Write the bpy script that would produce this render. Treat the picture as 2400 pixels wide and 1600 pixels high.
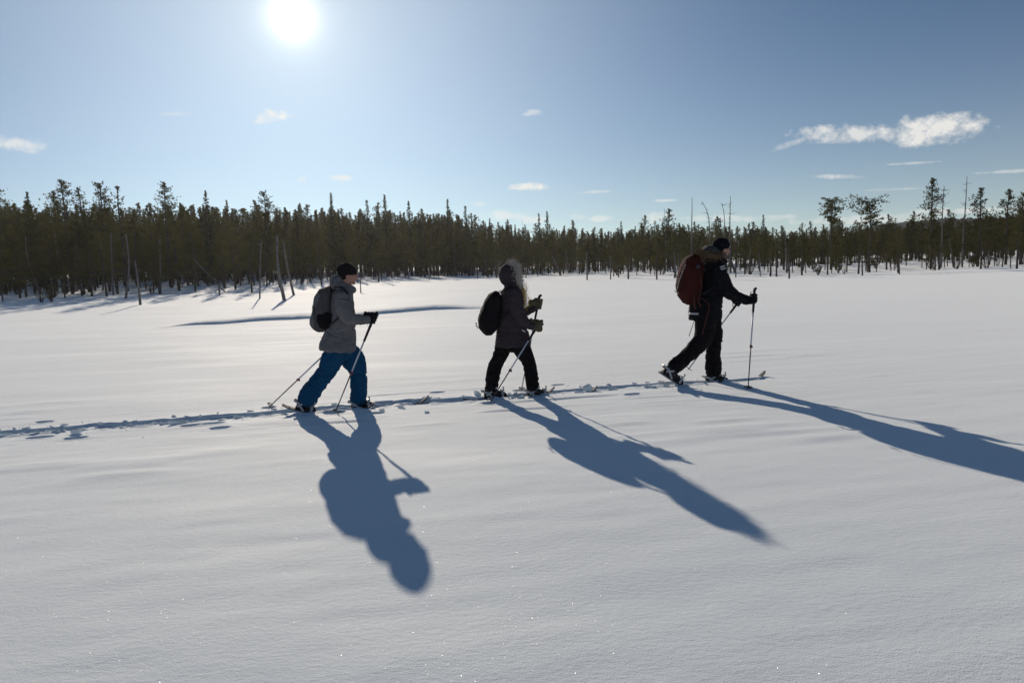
import bpy, bmesh, math, random
import numpy as np, time; T0 = time.time()
from mathutils import Vector, Matrix, noise as mnoise

for o in list(bpy.data.objects): bpy.data.objects.remove(o)
SC = bpy.context.scene
COL = SC.collection
R = math.radians

# ------------------------------------------------------------------ camera
F = 1633.0            # focal length in pixels of a 2400 px wide frame
PITCH, ROLL, CAMH = R(6.05), R(2.2), 1.6
fwd = Vector((0, math.cos(PITCH), -math.sin(PITCH)))
up0 = Vector((0, math.sin(PITCH), math.cos(PITCH)))
rt0 = Vector((1, 0, 0))
rt = rt0*math.cos(ROLL) - up0*math.sin(ROLL)
up = rt0*math.sin(ROLL) + up0*math.cos(ROLL)
CAM = Vector((0, 0, CAMH))
cd = bpy.data.cameras.new('camera'); cam = bpy.data.objects.new('camera', cd); COL.objects.link(cam)
cd.sensor_width = 36; cd.lens = F/2400*36; cd.clip_end = 20000; cd.clip_start = 0.05
m = Matrix((rt, up, -fwd)).transposed().to_4x4(); m.translation = CAM
cam.matrix_world = m
SC.camera = cam

def ray(px, py):
    return (rt*((px-1200)/F) - up*((py-800)/F) + fwd).normalized()
def on_ground(px, py, z=0.0):
    d = ray(px, py); t = (z-CAMH)/d.z
    return CAM + d*t

# ------------------------------------------------------------------ sky, sun, exposure
SUN = ray(685, 40)
SUN_EL = math.asin(SUN.z); SUN_AZ = math.atan2(SUN.x, SUN.y)
W = bpy.data.worlds.new('World'); SC.world = W; W.use_nodes = True
wn = W.node_tree; wn.nodes.clear()
def N(nt, typ, **kw):
    n = nt.nodes.new(typ)
    for k, v in kw.items():
        if k.startswith('i_'):
            key = k[2:]; key = int(key) if key.isdigit() else key
            n.inputs[key].default_value = v
        else: setattr(n, k, v)
    return n
def mth(nt, op, a, b=None, clamp=False):
    n = nt.nodes.new('ShaderNodeMath'); n.operation = op; n.use_clamp = clamp
    for i, v in enumerate((a, b)):
        if v is None: continue
        if isinstance(v, (int, float)): n.inputs[i].default_value = v
        else: nt.links.new(v, n.inputs[i])
    return n.outputs[0]
SKY_STRENGTH = 0.036
sky = N(wn, 'ShaderNodeTexSky', sky_type='NISHITA', sun_disc=False, sun_elevation=SUN_EL, sun_rotation=SUN_AZ,
        altitude=200, air_density=1.0, dust_density=0.08, ozone_density=3.0)
geo = N(wn, 'ShaderNodeNewGeometry')
def vmth(nt, op, a, b=None):
    n = nt.nodes.new('ShaderNodeVectorMath'); n.operation = op
    for i, v in enumerate((a, b)):
        if v is None: continue
        if isinstance(v, (tuple, Vector)): n.inputs[i].default_value = tuple(v)
        else: nt.links.new(v, n.inputs[i])
    return n
tc = N(wn, 'ShaderNodeTexCoord')
D = vmth(wn, 'NORMALIZE', tc.outputs['Generated']).outputs[0]
dots = vmth(wn, 'DOT_PRODUCT', D, SUN).outputs['Value']
ang = mth(wn, 'ARCCOSINE', mth(wn, 'MINIMUM', dots, 0.9999999))       # angle from the sun
# blown-out sun disc with its aureole
g1 = mth(wn, 'EXPONENT', mth(wn, 'MULTIPLY', mth(wn, 'POWER', mth(wn, 'DIVIDE', ang, R(.85)), 1.15), -1.0))
g2 = mth(wn, 'EXPONENT', mth(wn, 'MULTIPLY', mth(wn, 'DIVIDE', ang, R(4.4)), -1.0))
g3 = mth(wn, 'EXPONENT', mth(wn, 'MULTIPLY', mth(wn, 'POWER', mth(wn, 'DIVIDE', ang, R(23.5)), 2.0), -1.0))
elv = mth(wn, 'ARCSINE', mth(wn, 'ABSOLUTE', vmth(wn, 'DOT_PRODUCT', D, (0, 0, 1)).outputs['Value']))
g4 = mth(wn, 'EXPONENT', mth(wn, 'MULTIPLY', mth(wn, 'DIVIDE', elv, R(8)), -1.0))
def tint(v, col):
    n = N(wn, 'ShaderNodeVectorMath', operation='SCALE'); n.inputs[0].default_value = col; wn.links.new(v, n.inputs['Scale']); return n.outputs[0]
core_ = tint(mth(wn, 'ADD', mth(wn, 'MULTIPLY', g1, 1.9), mth(wn, 'MULTIPLY', g2, 0.36)), (1.0, .92, .70))      # sun and its aureole
veil = vmth(wn, 'ADD', tint(g3, (.390, .420, .425)), tint(g4, (.44, .395, .355)))                             # thin bright haze round the sun and along the horizon
glowc = vmth(wn, 'ADD', core_, veil.outputs[0])
skys = N(wn, 'ShaderNodeMix', data_type='RGBA', blend_type='MULTIPLY'); skys.inputs['Factor'].default_value = 1
wn.links.new(sky.outputs[0], skys.inputs[6]); skys.inputs[7].default_value = (SKY_STRENGTH*0.40, SKY_STRENGTH*.90, SKY_STRENGTH*1.22, 1)
# small fair weather clouds, each at its own bearing and height: (px, py, half width px, half height px, density, tilt)
CLOUDS = [(643,273,52,17,1.0,.10),(40,338,52,15,.7,-.14),(2000,314,130,20,.85,.03),(2190,304,98,32,1.0,.10),(2095,312,70,20,.9,.04),(1860,334,44,9,.5,.35),
          (1238,438,48,11,.95,.03),(798,418,34,8,.65,.0),(1395,450,44,4,.4,.05),(1248,265,24,8,.5,.1),(1555,470,38,4,.5,.02),
          (1970,414,55,6,.6,.0),(2130,383,75,3,.45,.06),(2110,443,65,3,.4,.04),(2370,402,60,4,.45,.05),(1545,508,45,16,.8,.05),
          (1405,512,28,8,.7,.0),(1355,508,24,8,.6,.0),(2060,512,170,12,.75,.04),(2290,493,150,8,.8,.03),(1250,515,40,12,.7,0),
          (1130,478,26,8,.5,0),(1180,505,60,14,.7,0),(410,268,34,6,.25,.05),(708,420,14,7,.3,.3),(1700,512,150,8,.55,.0),(1820,508,60,6,.5,0)]
nz = N(wn, 'ShaderNodeTexNoise', noise_dimensions='3D'); nz.inputs['Scale'].default_value = 52; nz.inputs['Detail'].default_value = 6
nz.inputs['Roughness'].default_value = .62
nzm = N(wn, 'ShaderNodeMapping'); nzm.inputs['Scale'].default_value = (1, 1, 1.25)
wn.links.new(D, nzm.inputs['Vector']); wn.links.new(nzm.outputs[0], nz.inputs['Vector'])
nzc = mth(wn, 'MULTIPLY', mth(wn, 'SUBTRACT', nz.outputs['Fac'], 0.5), 3.4)
cov = None
for (px, py, hw, hh, den, tl) in CLOUDS:
    den *= .7 if py > 490 else .93
    c = ray(px, py); a = (ray(px+50, py-50*tl) - ray(px-50, py+50*tl)).normalized(); b = a.cross(c).normalized()
    du = vmth(wn, 'DOT_PRODUCT', D, a/(hw/F)).outputs['Value']; du = mth(wn, 'SUBTRACT', du, c.dot(a)/(hw/F))
    dv = vmth(wn, 'DOT_PRODUCT', D, b/(hh/F)).outputs['Value']; dv = mth(wn, 'SUBTRACT', dv, c.dot(b)/(hh/F))
    fr = mth(wn, 'GREATER_THAN', vmth(wn, 'DOT_PRODUCT', D, c).outputs['Value'], 0.5)
    rr = mth(wn, 'ADD', mth(wn, 'MULTIPLY', du, du), mth(wn, 'MULTIPLY', dv, dv))
    e = mth(wn, 'SUBTRACT', mth(wn, 'ADD', 1.0, nzc), rr)
    e = mth(wn, 'MULTIPLY', mth(wn, 'MULTIPLY', e, .95, clamp=True), fr)
    e = mth(wn, 'MULTIPLY', mth(wn, 'POWER', e, 1.3), den)
    cov = e if cov is None else mth(wn, 'MAXIMUM', cov, e)
cl = N(wn, 'ShaderNodeMix', data_type='RGBA'); wn.links.new(mth(wn, 'MULTIPLY', cov, 0.95, clamp=True), cl.inputs['Factor'])
skv = vmth(wn, 'ADD', skys.outputs[2], veil.outputs[0]); wn.links.new(skv.outputs[0], cl.inputs[6])
cl.inputs[7].default_value = (0.88, 0.86, 0.82, 1)
tot = N(wn, 'ShaderNodeMix', data_type='RGBA', blend_type='ADD'); tot.inputs['Factor'].default_value = 1
wn.links.new(cl.outputs[2], tot.inputs[6]); wn.links.new(core_, tot.inputs[7])
bg = N(wn, 'ShaderNodeBackground'); bg.inputs['Strength'].default_value = 1.0
wn.links.new(tot.outputs[2], bg.inputs['Color'])
wo = N(wn, 'ShaderNodeOutputWorld'); wn.links.new(bg.outputs[0], wo.inputs['Surface'])
W.cycles.sampling_method = 'MANUAL'; W.cycles.sample_map_resolution = 1024

sl = bpy.data.lights.new('sun', 'SUN'); sl.energy = 3.85; sl.angle = R(0.53); sl.color = (1.0, 0.865, 0.70)
so = bpy.data.objects.new('sun', sl); COL.objects.link(so); so.rotation_euler = (-SUN).to_track_quat('-Z', 'Y').to_euler()
so.location = (0, 0, 50)
vs = SC.view_settings; vs.view_transform = 'Standard'; vs.look = 'None'; vs.exposure = 0.0; vs.gamma = 1.0; vs.use_curve_mapping = False
SC.cycles.use_denoising = True
SC.cycles.max_bounces = 6; SC.cycles.transparent_max_bounces = 8; SC.cycles.sample_clamp_indirect = 4.0

# ------------------------------------------------------------------ helpers
rng = np.random.default_rng(7)
def _hash(ix, iy, iz, s):
    h = (ix.astype(np.int64)*73856093) ^ (iy.astype(np.int64)*19349663) ^ (iz.astype(np.int64)*83492791) ^ (s*2654435761)
    h = (h ^ (h >> 13))*1274126177
    h = h ^ (h >> 16)
    return (h & 0xFFFFFF)/float(0xFFFFFF)
def vnoise(x, y, z=None, s=0):
    x = np.asarray(x, float); y = np.asarray(y, float); z = np.zeros_like(x) if z is None else np.asarray(z, float)
    ix, iy, iz = np.floor(x), np.floor(y), np.floor(z); fx, fy, fz = x-ix, y-iy, z-iz
    fx, fy, fz = [t*t*t*(t*(t*6-15)+10) for t in (fx, fy, fz)]
    ix, iy, iz = ix.astype(np.int64), iy.astype(np.int64), iz.astype(np.int64)
    r = 0
    for dx in (0, 1):
        for dy in (0, 1):
            for dz in (0, 1):
                w = (fx if dx else 1-fx)*(fy if dy else 1-fy)*(fz if dz else 1-fz)
                r = r + w*_hash(ix+dx, iy+dy, iz+dz, s)
    return r*2-1
def fbm(x, y, z=None, s=0, o=3):
    r = 0; a = 1.0; k = 1.0
    for i in range(o):
        r = r + a*vnoise(np.asarray(x)*k, np.asarray(y)*k, None if z is None else np.asarray(z)*k, s+i*17); a *= .5; k *= 2.03
    return r
def sst(a, b, x):
    t = np.clip((x-a)/(b-a), 0, 1); return t*t*(3-2*t)

def mesh_np(name, V, Fc, smooth=False):
    me = bpy.data.meshes.new(name)
    V = np.asarray(V, np.float32); Fc = np.asarray(Fc, np.int32); k = Fc.shape[1]
    me.vertices.add(len(V)); me.vertices.foreach_set('co', V.ravel())
    me.loops.add(Fc.size); me.loops.foreach_set('vertex_index', Fc.ravel())
    me.polygons.add(len(Fc)); me.polygons.foreach_set('loop_start', np.arange(0, Fc.size, k, dtype=np.int32))
    me.polygons.foreach_set('use_smooth', np.full(len(Fc), smooth))
    me.update(calc_edges=True); me.validate()
    return me
def mesh_py(name, V, Fc, smooth=True):
    me = bpy.data.meshes.new(name); me.from_pydata([tuple(v) for v in V], [], [tuple(f) for f in Fc]); me.update()
    me.polygons.foreach_set('use_smooth', [smooth]*len(me.polygons))
    return me
def obj(name, me, mat=None, parent=None, loc=None):
    o = bpy.data.objects.new(name, me); COL.objects.link(o)
    if mat and me is not None and len(me.materials) == 0: me.materials.append(mat)
    if parent: o.parent = parent
    if loc is not None: o.location = loc
    return o
def tag(o, label=None, cat=None, group=None, kind=None):
    for k, v in (('label', label), ('category', cat), ('group', group), ('kind', kind)):
        if v: o[k] = v
    return o
def empty(name, loc, label, cat, group=None):
    o = bpy.data.objects.new(name, None); COL.objects.link(o); o.location = loc; o.empty_display_size = .2
    return tag(o, label, cat, group)
def loft(rings, cap=True):
    """rings: list of lists of Vector (same length) -> verts, faces, closed by end fans"""
    n = len(rings[0]); V = [p for r in rings for p in r]; Fc = []
    for i in range(len(rings)-1):
        for j in range(n):
            a, b = i*n+j, i*n+(j+1) % n
            Fc.append((a, b, b+n, a+n))
    if cap:
        Fc.append(tuple(range(n-1, -1, -1))); k = (len(rings)-1)*n; Fc.append(tuple(k+j for j in range(n)))
    return V, Fc
def tube(pts, radii, n=8, cap=True, flat=None):
    """round tube through 3D points with radii; flat=(axis, factor) squashes it"""
    pts = [Vector(p) for p in pts]; rings = []
    ref = None
    for i, p in enumerate(pts):
        t = (pts[min(i+1, len(pts)-1)] - pts[max(i-1, 0)]).normalized()
        if ref is None: ref = Vector((0, 0, 1)) if abs(t.z) < .9 else Vector((0, 1, 0))
        a = (ref - t*ref.dot(t)).normalized(); b = t.cross(a); ref = a
        r = radii[i] if isinstance(radii, (list, tuple)) else radii
        rings.append([p + a*(math.cos(q)*r) + b*(math.sin(q)*r) for q in [2*math.pi*j/n for j in range(n)]])
    return loft(rings, cap)
def join(parts):
    V, Fc = [], []
    for v, f in parts:
        k = len(V); V += list(v); Fc += [tuple(i+k for i in q) for q in f]
    return V, Fc
def remesh(parts, voxel, smooth=4, fac=.5):
    V, Fc = join(parts)
    me = mesh_py('tmp', V, Fc); o = bpy.data.objects.new('tmp', me); COL.objects.link(o)
    r = o.modifiers.new('r', 'REMESH'); r.mode = 'VOXEL'; r.voxel_size = voxel; r.use_smooth_shade = True
    s = o.modifiers.new('s', 'SMOOTH'); s.iterations = smooth; s.factor = fac
    dg = bpy.context.evaluated_depsgraph_get(); out = bpy.data.meshes.new_from_object(o.evaluated_get(dg))
    bpy.data.objects.remove(o); bpy.data.meshes.remove(me)
    out.materials.clear()
    out.polygons.foreach_set('use_smooth', [True]*len(out.polygons))
    return out
def wrinkle(me, amp, sx, sy, sz, seed, extra=None):
    n = len(me.vertices); co = np.empty(n*3, np.float32); me.vertices.foreach_get('co', co); co = co.reshape(-1, 3)
    no = np.empty(n*3, np.float32); me.vertices.foreach_get('normal', no); no = no.reshape(-1, 3)
    wx = vnoise(co[:, 0]*7, co[:, 1]*7, co[:, 2]*7, seed+5)*.08
    d = fbm((co[:, 0]+wx)*sx, co[:, 1]*sy, (co[:, 2]+wx)*sz, seed, 3)
    d = (1-np.abs(d)*1.6)*amp
    if extra is not None: d = d + extra(co)
    co = co + no*d[:, None]
    me.vertices.foreach_set('co', co.astype(np.float32).ravel()); me.update()

# ------------------------------------------------------------------ materials
def mat(name, col, rough=.8, spec=.3, metal=0., bump=None, var=None, sheen=0.):
    mt = bpy.data.materials.new(name); mt.use_nodes = True; nt = mt.node_tree
    b = nt.nodes['Principled BSDF']; b.inputs['Base Color'].default_value = (*col, 1); b.inputs['Roughness'].default_value = rough
    b.inputs['Specular IOR Level'].default_value = spec; b.inputs['Metallic'].default_value = metal
    if sheen: b.inputs['Sheen Weight'].default_value = sheen
    t = N(nt, 'ShaderNodeTexCoord')
    if var:
        sc, amt = var
        nzz = N(nt, 'ShaderNodeTexNoise'); nzz.inputs['Scale'].default_value = sc; nzz.inputs['Detail'].default_value = 4
        nt.links.new(t.outputs['Object'], nzz.inputs['Vector'])
        rp = N(nt, 'ShaderNodeMapRange'); rp.inputs['From Min'].default_value = .3; rp.inputs['From Max'].default_value = .7
        rp.inputs['To Min'].default_value = 1-amt; rp.inputs['To Max'].default_value = 1+amt
        nt.links.new(nzz.outputs['Fac'], rp.inputs['Value'])
        mx = N(nt, 'ShaderNodeVectorMath', operation='SCALE'); mx.inputs[0].default_value = col
        nt.links.new(rp.outputs[0], mx.inputs['Scale']); nt.links.new(mx.outputs[0], b.inputs['Base Color'])
    if bump:
        sc, st, ds = bump
        nb = N(nt, 'ShaderNodeTexNoise'); nb.inputs['Scale'].default_value = sc; nb.inputs['Detail'].default_value = 3
        nt.links.new(t.outputs['Object'], nb.inputs['Vector'])
        bp = N(nt, 'ShaderNodeBump'); bp.inputs['Strength'].default_value = st; bp.inputs['Distance'].default_value = ds
        nt.links.new(nb.outputs['Fac'], bp.inputs['Height']); nt.links.new(bp.outputs[0], b.inputs['Normal'])
    return mt
def snow_mat(name, sparkle=True, grain=True):
    mt = bpy.data.materials.new(name); mt.use_nodes = True; nt = mt.node_tree
    b = nt.nodes['Principled BSDF']; out = nt.nodes['Material Output']
    b.inputs['Base Color'].default_value = (.73, .82, .88, 1); b.inputs['Roughness'].default_value = .78
    b.inputs['Sheen Weight'].default_value = .56; b.inputs['Sheen Roughness'].default_value = .55
    b.inputs['Specular IOR Level'].default_value = .16
    t = N(nt, 'ShaderNodeTexCoord')
    mp = N(nt, 'ShaderNodeMapping'); mp.inputs['Rotation'].default_value = (0, 0, R(-8)); mp.inputs['Scale'].default_value = (.55, 1, 1)
    nt.links.new(t.outputs['Object'], mp.inputs['Vector'])
    n1 = N(nt, 'ShaderNodeTexNoise'); n1.inputs['Scale'].default_value = 34; n1.inputs['Detail'].default_value = 5; n1.inputs['Roughness'].default_value = .6
    nt.links.new(mp.outputs[0], n1.inputs['Vector'])
    n2 = N(nt, 'ShaderNodeTexNoise'); n2.inputs['Scale'].default_value = 170; n2.inputs['Detail'].default_value = 2
    nt.links.new(t.outputs['Object'], n2.inputs['Vector'])
    b1 = N(nt, 'ShaderNodeBump'); b1.inputs['Strength'].default_value = .5; b1.inputs['Distance'].default_value = .006
    nt.links.new(n1.outputs['Fac'], b1.inputs['Height'])
    b2 = N(nt, 'ShaderNodeBump'); b2.inputs['Strength'].default_value = .6; b2.inputs['Distance'].default_value = .003
    nt.links.new(n2.outputs['Fac'], b2.inputs['Height']); nt.links.new(b1.outputs[0], b2.inputs['Normal'])
    nt.links.new(b2.outputs[0], b.inputs['Normal'])
    # wind-glazed streaks in the crust shine a little more
    mg = N(nt, 'ShaderNodeMapping'); mg.inputs['Rotation'].default_value = (0, 0, R(-7)); mg.inputs['Scale'].default_value = (.16, .75, 1)
    nt.links.new(t.outputs['Object'], mg.inputs['Vector'])
    n3 = N(nt, 'ShaderNodeTexNoise'); n3.inputs['Scale'].default_value = 1.3; n3.inputs['Detail'].default_value = 5; n3.inputs['Roughness'].default_value = .6; nt.links.new(mg.outputs[0], n3.inputs['Vector'])
    r3 = N(nt, 'ShaderNodeMapRange'); r3.inputs['From Min'].default_value = .50; r3.inputs['From Max'].default_value = .68; r3.inputs['To Min'].default_value = .10; r3.inputs['To Max'].default_value = .55
    nt.links.new(n3.outputs['Fac'], r3.inputs['Value']); nt.links.new(r3.outputs[0], b.inputs['Specular IOR Level'])
    if sparkle:
        vo = N(nt, 'ShaderNodeTexVoronoi', voronoi_dimensions='3D', feature='F1'); vo.inputs['Scale'].default_value = 420
        nt.links.new(t.outputs['Object'], vo.inputs['Vector'])
        sub = vmth(nt, 'SUBTRACT', vo.outputs['Color'], (.5, .5, .5)); sc = vmth(nt, 'SCALE', sub.outputs[0]); sc.inputs['Scale'].default_value = 1.1
        ge = N(nt, 'ShaderNodeNewGeometry'); ad = vmth(nt, 'ADD', sc.outputs[0], ge.outputs['Normal']); no = vmth(nt, 'NORMALIZE', ad.outputs[0])
        gl = N(nt, 'ShaderNodeBsdfGlossy'); gl.inputs['Roughness'].default_value = .2; nt.links.new(no.outputs[0], gl.inputs['Normal'])
        sp = N(nt, 'ShaderNodeSeparateColor'); nt.links.new(vo.outputs['Color'], sp.inputs[0])
        # only a few crystals lie as mirrors, and only their own small disc
        wn2 = N(nt, 'ShaderNodeTexWhiteNoise', noise_dimensions='3D'); nt.links.new(vo.outputs['Position'], wn2.inputs['Vector'])
        sel = mth(nt, 'GREATER_THAN', wn2.outputs['Value'], .962)
        cm = mth(nt, 'LESS_THAN', vo.outputs['Distance'], .42)
        fac = mth(nt, 'MULTIPLY', mth(nt, 'MULTIPLY', sel, cm), .07)
        mx = N(nt, 'ShaderNodeMixShader'); nt.links.new(fac, mx.inputs[0]); nt.links.new(b.outputs[0], mx.inputs[1]); nt.links.new(gl.outputs[0], mx.inputs[2])
        nt.links.new(mx.outputs[0], out.inputs['Surface'])
    return mt
def foliage_mat(name, col, tcol):
    mt = bpy.data.materials.new(name); mt.use_nodes = True; nt = mt.node_tree; nt.nodes.clear()
    oi = N(nt, 'ShaderNodeObjectInfo'); t = N(nt, 'ShaderNodeNewGeometry')
    nz_ = N(nt, 'ShaderNodeTexNoise'); nz_.inputs['Scale'].default_value = .9; nz_.inputs['Detail'].default_value = 3
    nt.links.new(t.outputs['Position'], nz_.inputs['Vector'])
    v = mth(nt, 'ADD', mth(nt, 'MULTIPLY', oi.outputs['Random'], .7), mth(nt, 'MULTIPLY', nz_.outputs['Fac'], 1.3))
    s = vmth(nt, 'SCALE', tuple(col)); nt.links.new(v, s.inputs['Scale'])
    s2 = vmth(nt, 'SCALE', tuple(tcol)); nt.links.new(v, s2.inputs['Scale'])
    d = N(nt, 'ShaderNodeBsdfDiffuse'); tr = N(nt, 'ShaderNodeBsdfTranslucent')
    nt.links.new(s.outputs[0], d.inputs[0]); nt.links.new(s2.outputs[0], tr.inputs[0])
    mx = N(nt, 'ShaderNodeMixShader'); mx.inputs[0].default_value = .4
    nt.links.new(d.outputs[0], mx.inputs[1]); nt.links.new(tr.outputs[0], mx.inputs[2])
    o = N(nt, 'ShaderNodeOutputMaterial'); nt.links.new(mx.outputs[0], o.inputs[0])
    return mt
M = {}
M['snow'] = snow_mat('snow')
M['snow_block'] = snow_mat('snow_crust', sparkle=False)
M['pine'] = foliage_mat('pine_needles', (.088, .086, .036), (.085, .080, .022))
M['spruce'] = foliage_mat('spruce_needles', (.052, .062, .034), (.042, .048, .018))
M['bark'] = mat('pine_bark', (.085, .070, .060), .95, .1, var=(3, .35), bump=(14, .8, .03))
M['dead'] = mat('dead_grey_wood', (.16, .152, .148), .9, .15, var=(4, .3), bump=(20, .6, .02))
M['twig'] = mat('twig', (.07, .055, .045), .95, .1)

# ------------------------------------------------------------------ the snowfield
PA, PB = on_ground(0, 1014), on_ground(1837, 881)
PU = (PB-PA).normalized()                                  # walking direction
PN = Vector((PU.y, -PU.x, 0)).normalized()                  # towards the camera
if PN.dot(CAM-PA) < 0: PN = -PN
PO = Vector((PA.x, PA.y, 0))
def uv(p): q = Vector(p)-PO; return q.dot(PU), -q.dot(PN)   # v grows away from the camera
LEN = (PB-PA).length
def macro(x, y):
    """broad shape of the ground: flat bog that climbs a little under the forest"""
    x = np.asarray(x, float); y = np.asarray(y, float)
    d = np.hypot(x, y); a = x/np.maximum(y, 1.0)
    c = np.interp(a, [-.9, -.45, 0, .3, .7], [.024, .022, .009, .003, .0])
    z = c*np.clip(d-45, 0, 140)
    z = z*(y > 1)
    z = z + .10*fbm(x/17, y/9, s=3, o=2)*sst(14, 40, d) + .22*fbm(x/40, y/30, s=9, o=2)*sst(45, 80, d)
    return z
# the hollow of a snowed-in brook across the open bog
BROOK = [on_ground(px, py) for px, py in ((330,774),(440,763),(560,756),(680,748),(760,741),(850,737),(940,731),(1020,724),(1100,721),(1180,716))]
BAMP = [0, .8, 1.0, .95, .25, .8, 1.0, 1.0, .55, 0]
def brook(x, y):
    bx = np.array([p.x for p in BROOK]); by = np.array([p.y for p in BROOK])
    yc = np.interp(x, bx, by); am = np.interp(x, bx, BAMP)*((x > bx[0]) & (x < bx[-1]))
    wob = .25*vnoise(x*.9, x*0, s=41)
    d = y-yc-wob
    step = .17*sst(-.1, 1.5, d)*np.exp(-np.clip(d-1.5, 0, None)/6.0)
    groove = -.26*np.exp(-((d-.05)/.38)**2) + .05*np.exp(-((d+1.1)/.8)**2)
    return am*(step+groove)
HOLES = []      # pole holes: (u, v, length, width, depth)
for (px, py, l, w, dp) in ((104,989,.15,.05,.05),(92,1025,.22,.06,.05),(176,1027,.18,.055,.05),(445,998,.16,.05,.045),(498,993,.2,.05,.045),
                           (515,1003,.17,.055,.05),(785,968,.20,.07,.05),(882,968,.15,.05,.04),(1025,920,.15,.045,.05),(1308,902,.14,.04,.05),
                           (1483,926,.15,.05,.05),(1222,915,.16,.05,.04),(1148,945,.18,.07,.03),(1753,912,.04,.03,.03),(630,955,.14,.05,.03),(900,942,.2,.05,.03)):
    q = on_ground(px, py); u_, v_ = uv(q); HOLES.append((u_, v_, l*.9, w*.8, dp))
U_FOOT = uv(on_ground(1640, 893))[0]; U_TIP = uv(on_ground(1800, 884))[0]
def track(u, v):
    """ski trench trodden by the party, ragged on its near side, narrower ahead of the leader"""
    wob = .05*vnoise(u*.55, u*0, s=51) + .02*vnoise(u*2.3, u*0, s=52)
    e1 = .035*fbm(u*3.1, u*0, s=53, o=3); e2 = .05*fbm(u*4.3, u*0, s=54, o=3)
    ahead = sst(U_FOOT, U_FOOT+.25, u)
    hw = (.125-.04*sst(4.2, 6.0, u))*(1-ahead)+.055*ahead
    vv = v-wob*(1-ahead)+.03*ahead
    far = hw+e1*(1-ahead*.8); near = hw+e2*(1-ahead*.8)
    on = 1-sst(U_TIP-.1, U_TIP, u)
    s = sst(-near-.05, -near+.02, vv)*(1-sst(far-.012, far+.012, vv))
    dep = (.040+.012*vnoise(u*1.7, u*0, s=55))*(1-ahead)+.03*ahead
    floor = .020*fbm(u*9, vv*14, s=56, o=3)*s + .028*np.exp(-((vv+.02)/.035)**2)*s*sst(.1, .5, vnoise(u*1.1, u*0, s=57))
    lip = .016*np.exp(-((vv+near+.06)/.05)**2)*np.clip(fbm(u*6, vv*3, s=58, o=2)+.35, 0, 1)*(1-ahead)
    lip2 = .010*np.exp(-((vv-far-.03)/.035)**2)*np.clip(fbm(u*5, vv*3, s=59, o=2)+.2, 0, 1)*(1-ahead)
    return on*(-dep*s+floor+lip+lip2)
def drift(x, y):
    d = np.hypot(x, y)
    ca, sa = math.cos(R(9)), math.sin(R(9))
    a = x*ca+y*sa; b = -x*sa+y*ca
    w = .5*vnoise(a*.3, b*.3, s=60)
    z = .0035*fbm(a*.7+w, b*3.6, s=61, o=2)*(1-sst(22, 45, d))
    # wind ripples with a steeper lee side, in patches
    r = vnoise(a*1.1+w, b*6.5, s=62); patch = sst(.12, .6, vnoise(a*.33, b*.5, s=63))
    z = z + .019*np.clip(r-.15, 0, 1)**1.0*patch*(1-sst(18, 30, d))
    z = z + .0016*fbm(a*3.2, b*14, s=64, o=2)*(1-sst(9, 14, d))
    z = z + .014*fbm(a*.16, b*.45, s=65, o=2)*sst(4, 12, d)
    return z
def grow(a, step, g, end):
    out = []; x = a; s = step
    while x < end: s *= g; x += s; out.append(x)
    return out
fineu = list(np.arange(-1.0, LEN+1.5, .035)); ul = [-t for t in grow(1.0, .035, 1.05, 6000)][::-1]+fineu+grow(fineu[-1], .035, 1.05, 6000)
vn = []; x = .8; s = .016
while x < 14: s = min(s*1.04, .055); x += s; vn.append(-x)
vf = []; x = .8; s = .016
while x < 27: s = min(s*1.05, .14); x += s; vf.append(x)
vl = [-t for t in grow(14, .042, 1.3, 400)][::-1]+vn[::-1]+list(np.arange(-.8, .8001, .016))+vf+grow(vf[-1], .14, 1.06, 7000)
ul, vl = np.array(ul), np.array(vl)
Ug, Vg = np.meshgrid(ul, vl)
X = PO.x+Ug*PU.x-Vg*PN.x; Y = PO.y+Ug*PU.y-Vg*PN.y
Z = macro(X, Y)
DD = np.hypot(X, Y); k_ = DD < 46; Z[k_] += drift(X[k_], Y[k_]); Z[~k_] += .03*fbm(X[~k_]*.16, Y[~k_]*.45, s=65, o=1)
k_ = (Y > 18) & (Y < 50) & (np.abs(X) < 30); Z[k_] += brook(X[k_], Y[k_])
nearmask = (np.abs(Vg) < 1.0) & (Ug > -3) & (Ug < LEN+1.5)
Z[nearmask] += track(Ug[nearmask], Vg[nearmask])
for (hu, hv, l, w, dp) in HOLES:
    ku = np.where(np.abs(ul-hu) < l*2)[0]; kv = np.where(np.abs(vl-hv) < w*4)[0]; sl_ = np.ix_(kv, ku)
    k = ((Ug[sl_]-hu)/(l/2))**2+((Vg[sl_]-hv)/(w))**2
    Z[sl_] -= np.where(k < 6, dp*np.exp(-k**2*.6)-.006*np.exp(-(np.sqrt(k)-1.7)**2*6), 0)
nu, nv = len(ul), len(vl)
idx = np.arange(nu*nv).reshape(nv, nu)
Q = np.stack([idx[:-1, :-1], idx[:-1, 1:], idx[1:, 1:], idx[1:, :-1]], -1).reshape(-1, 4)
me = mesh_np('snow_ground', np.stack([X, Y, Z], -1).reshape(-1, 3), Q, True)
g = obj('snow_ground', me, M['snow']); tag(g, kind='structure', label='open snow covered bog with wind ripples and one trodden ski trench')
print('ground quads', len(Q), time.time()-T0)
GX, GY = np.arange(-260, 261, 1.0), np.arange(10, 261, 1.0)
gxx, gyy = np.meshgrid(GX, GY); GZ = macro(gxx, gyy)+.03*fbm(gxx*.16, gyy*.45, s=65, o=1)
def gz(x, y):
    i = min(max(x+260, 0), 518.9); j = min(max(y-10, 0), 248.9); a, b = int(i), int(j); i -= a; j -= b
    return float(GZ[b, a]*(1-i)*(1-j)+GZ[b, a+1]*i*(1-j)+GZ[b+1, a]*(1-i)*j+GZ[b+1, a+1]*i*j)

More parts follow.
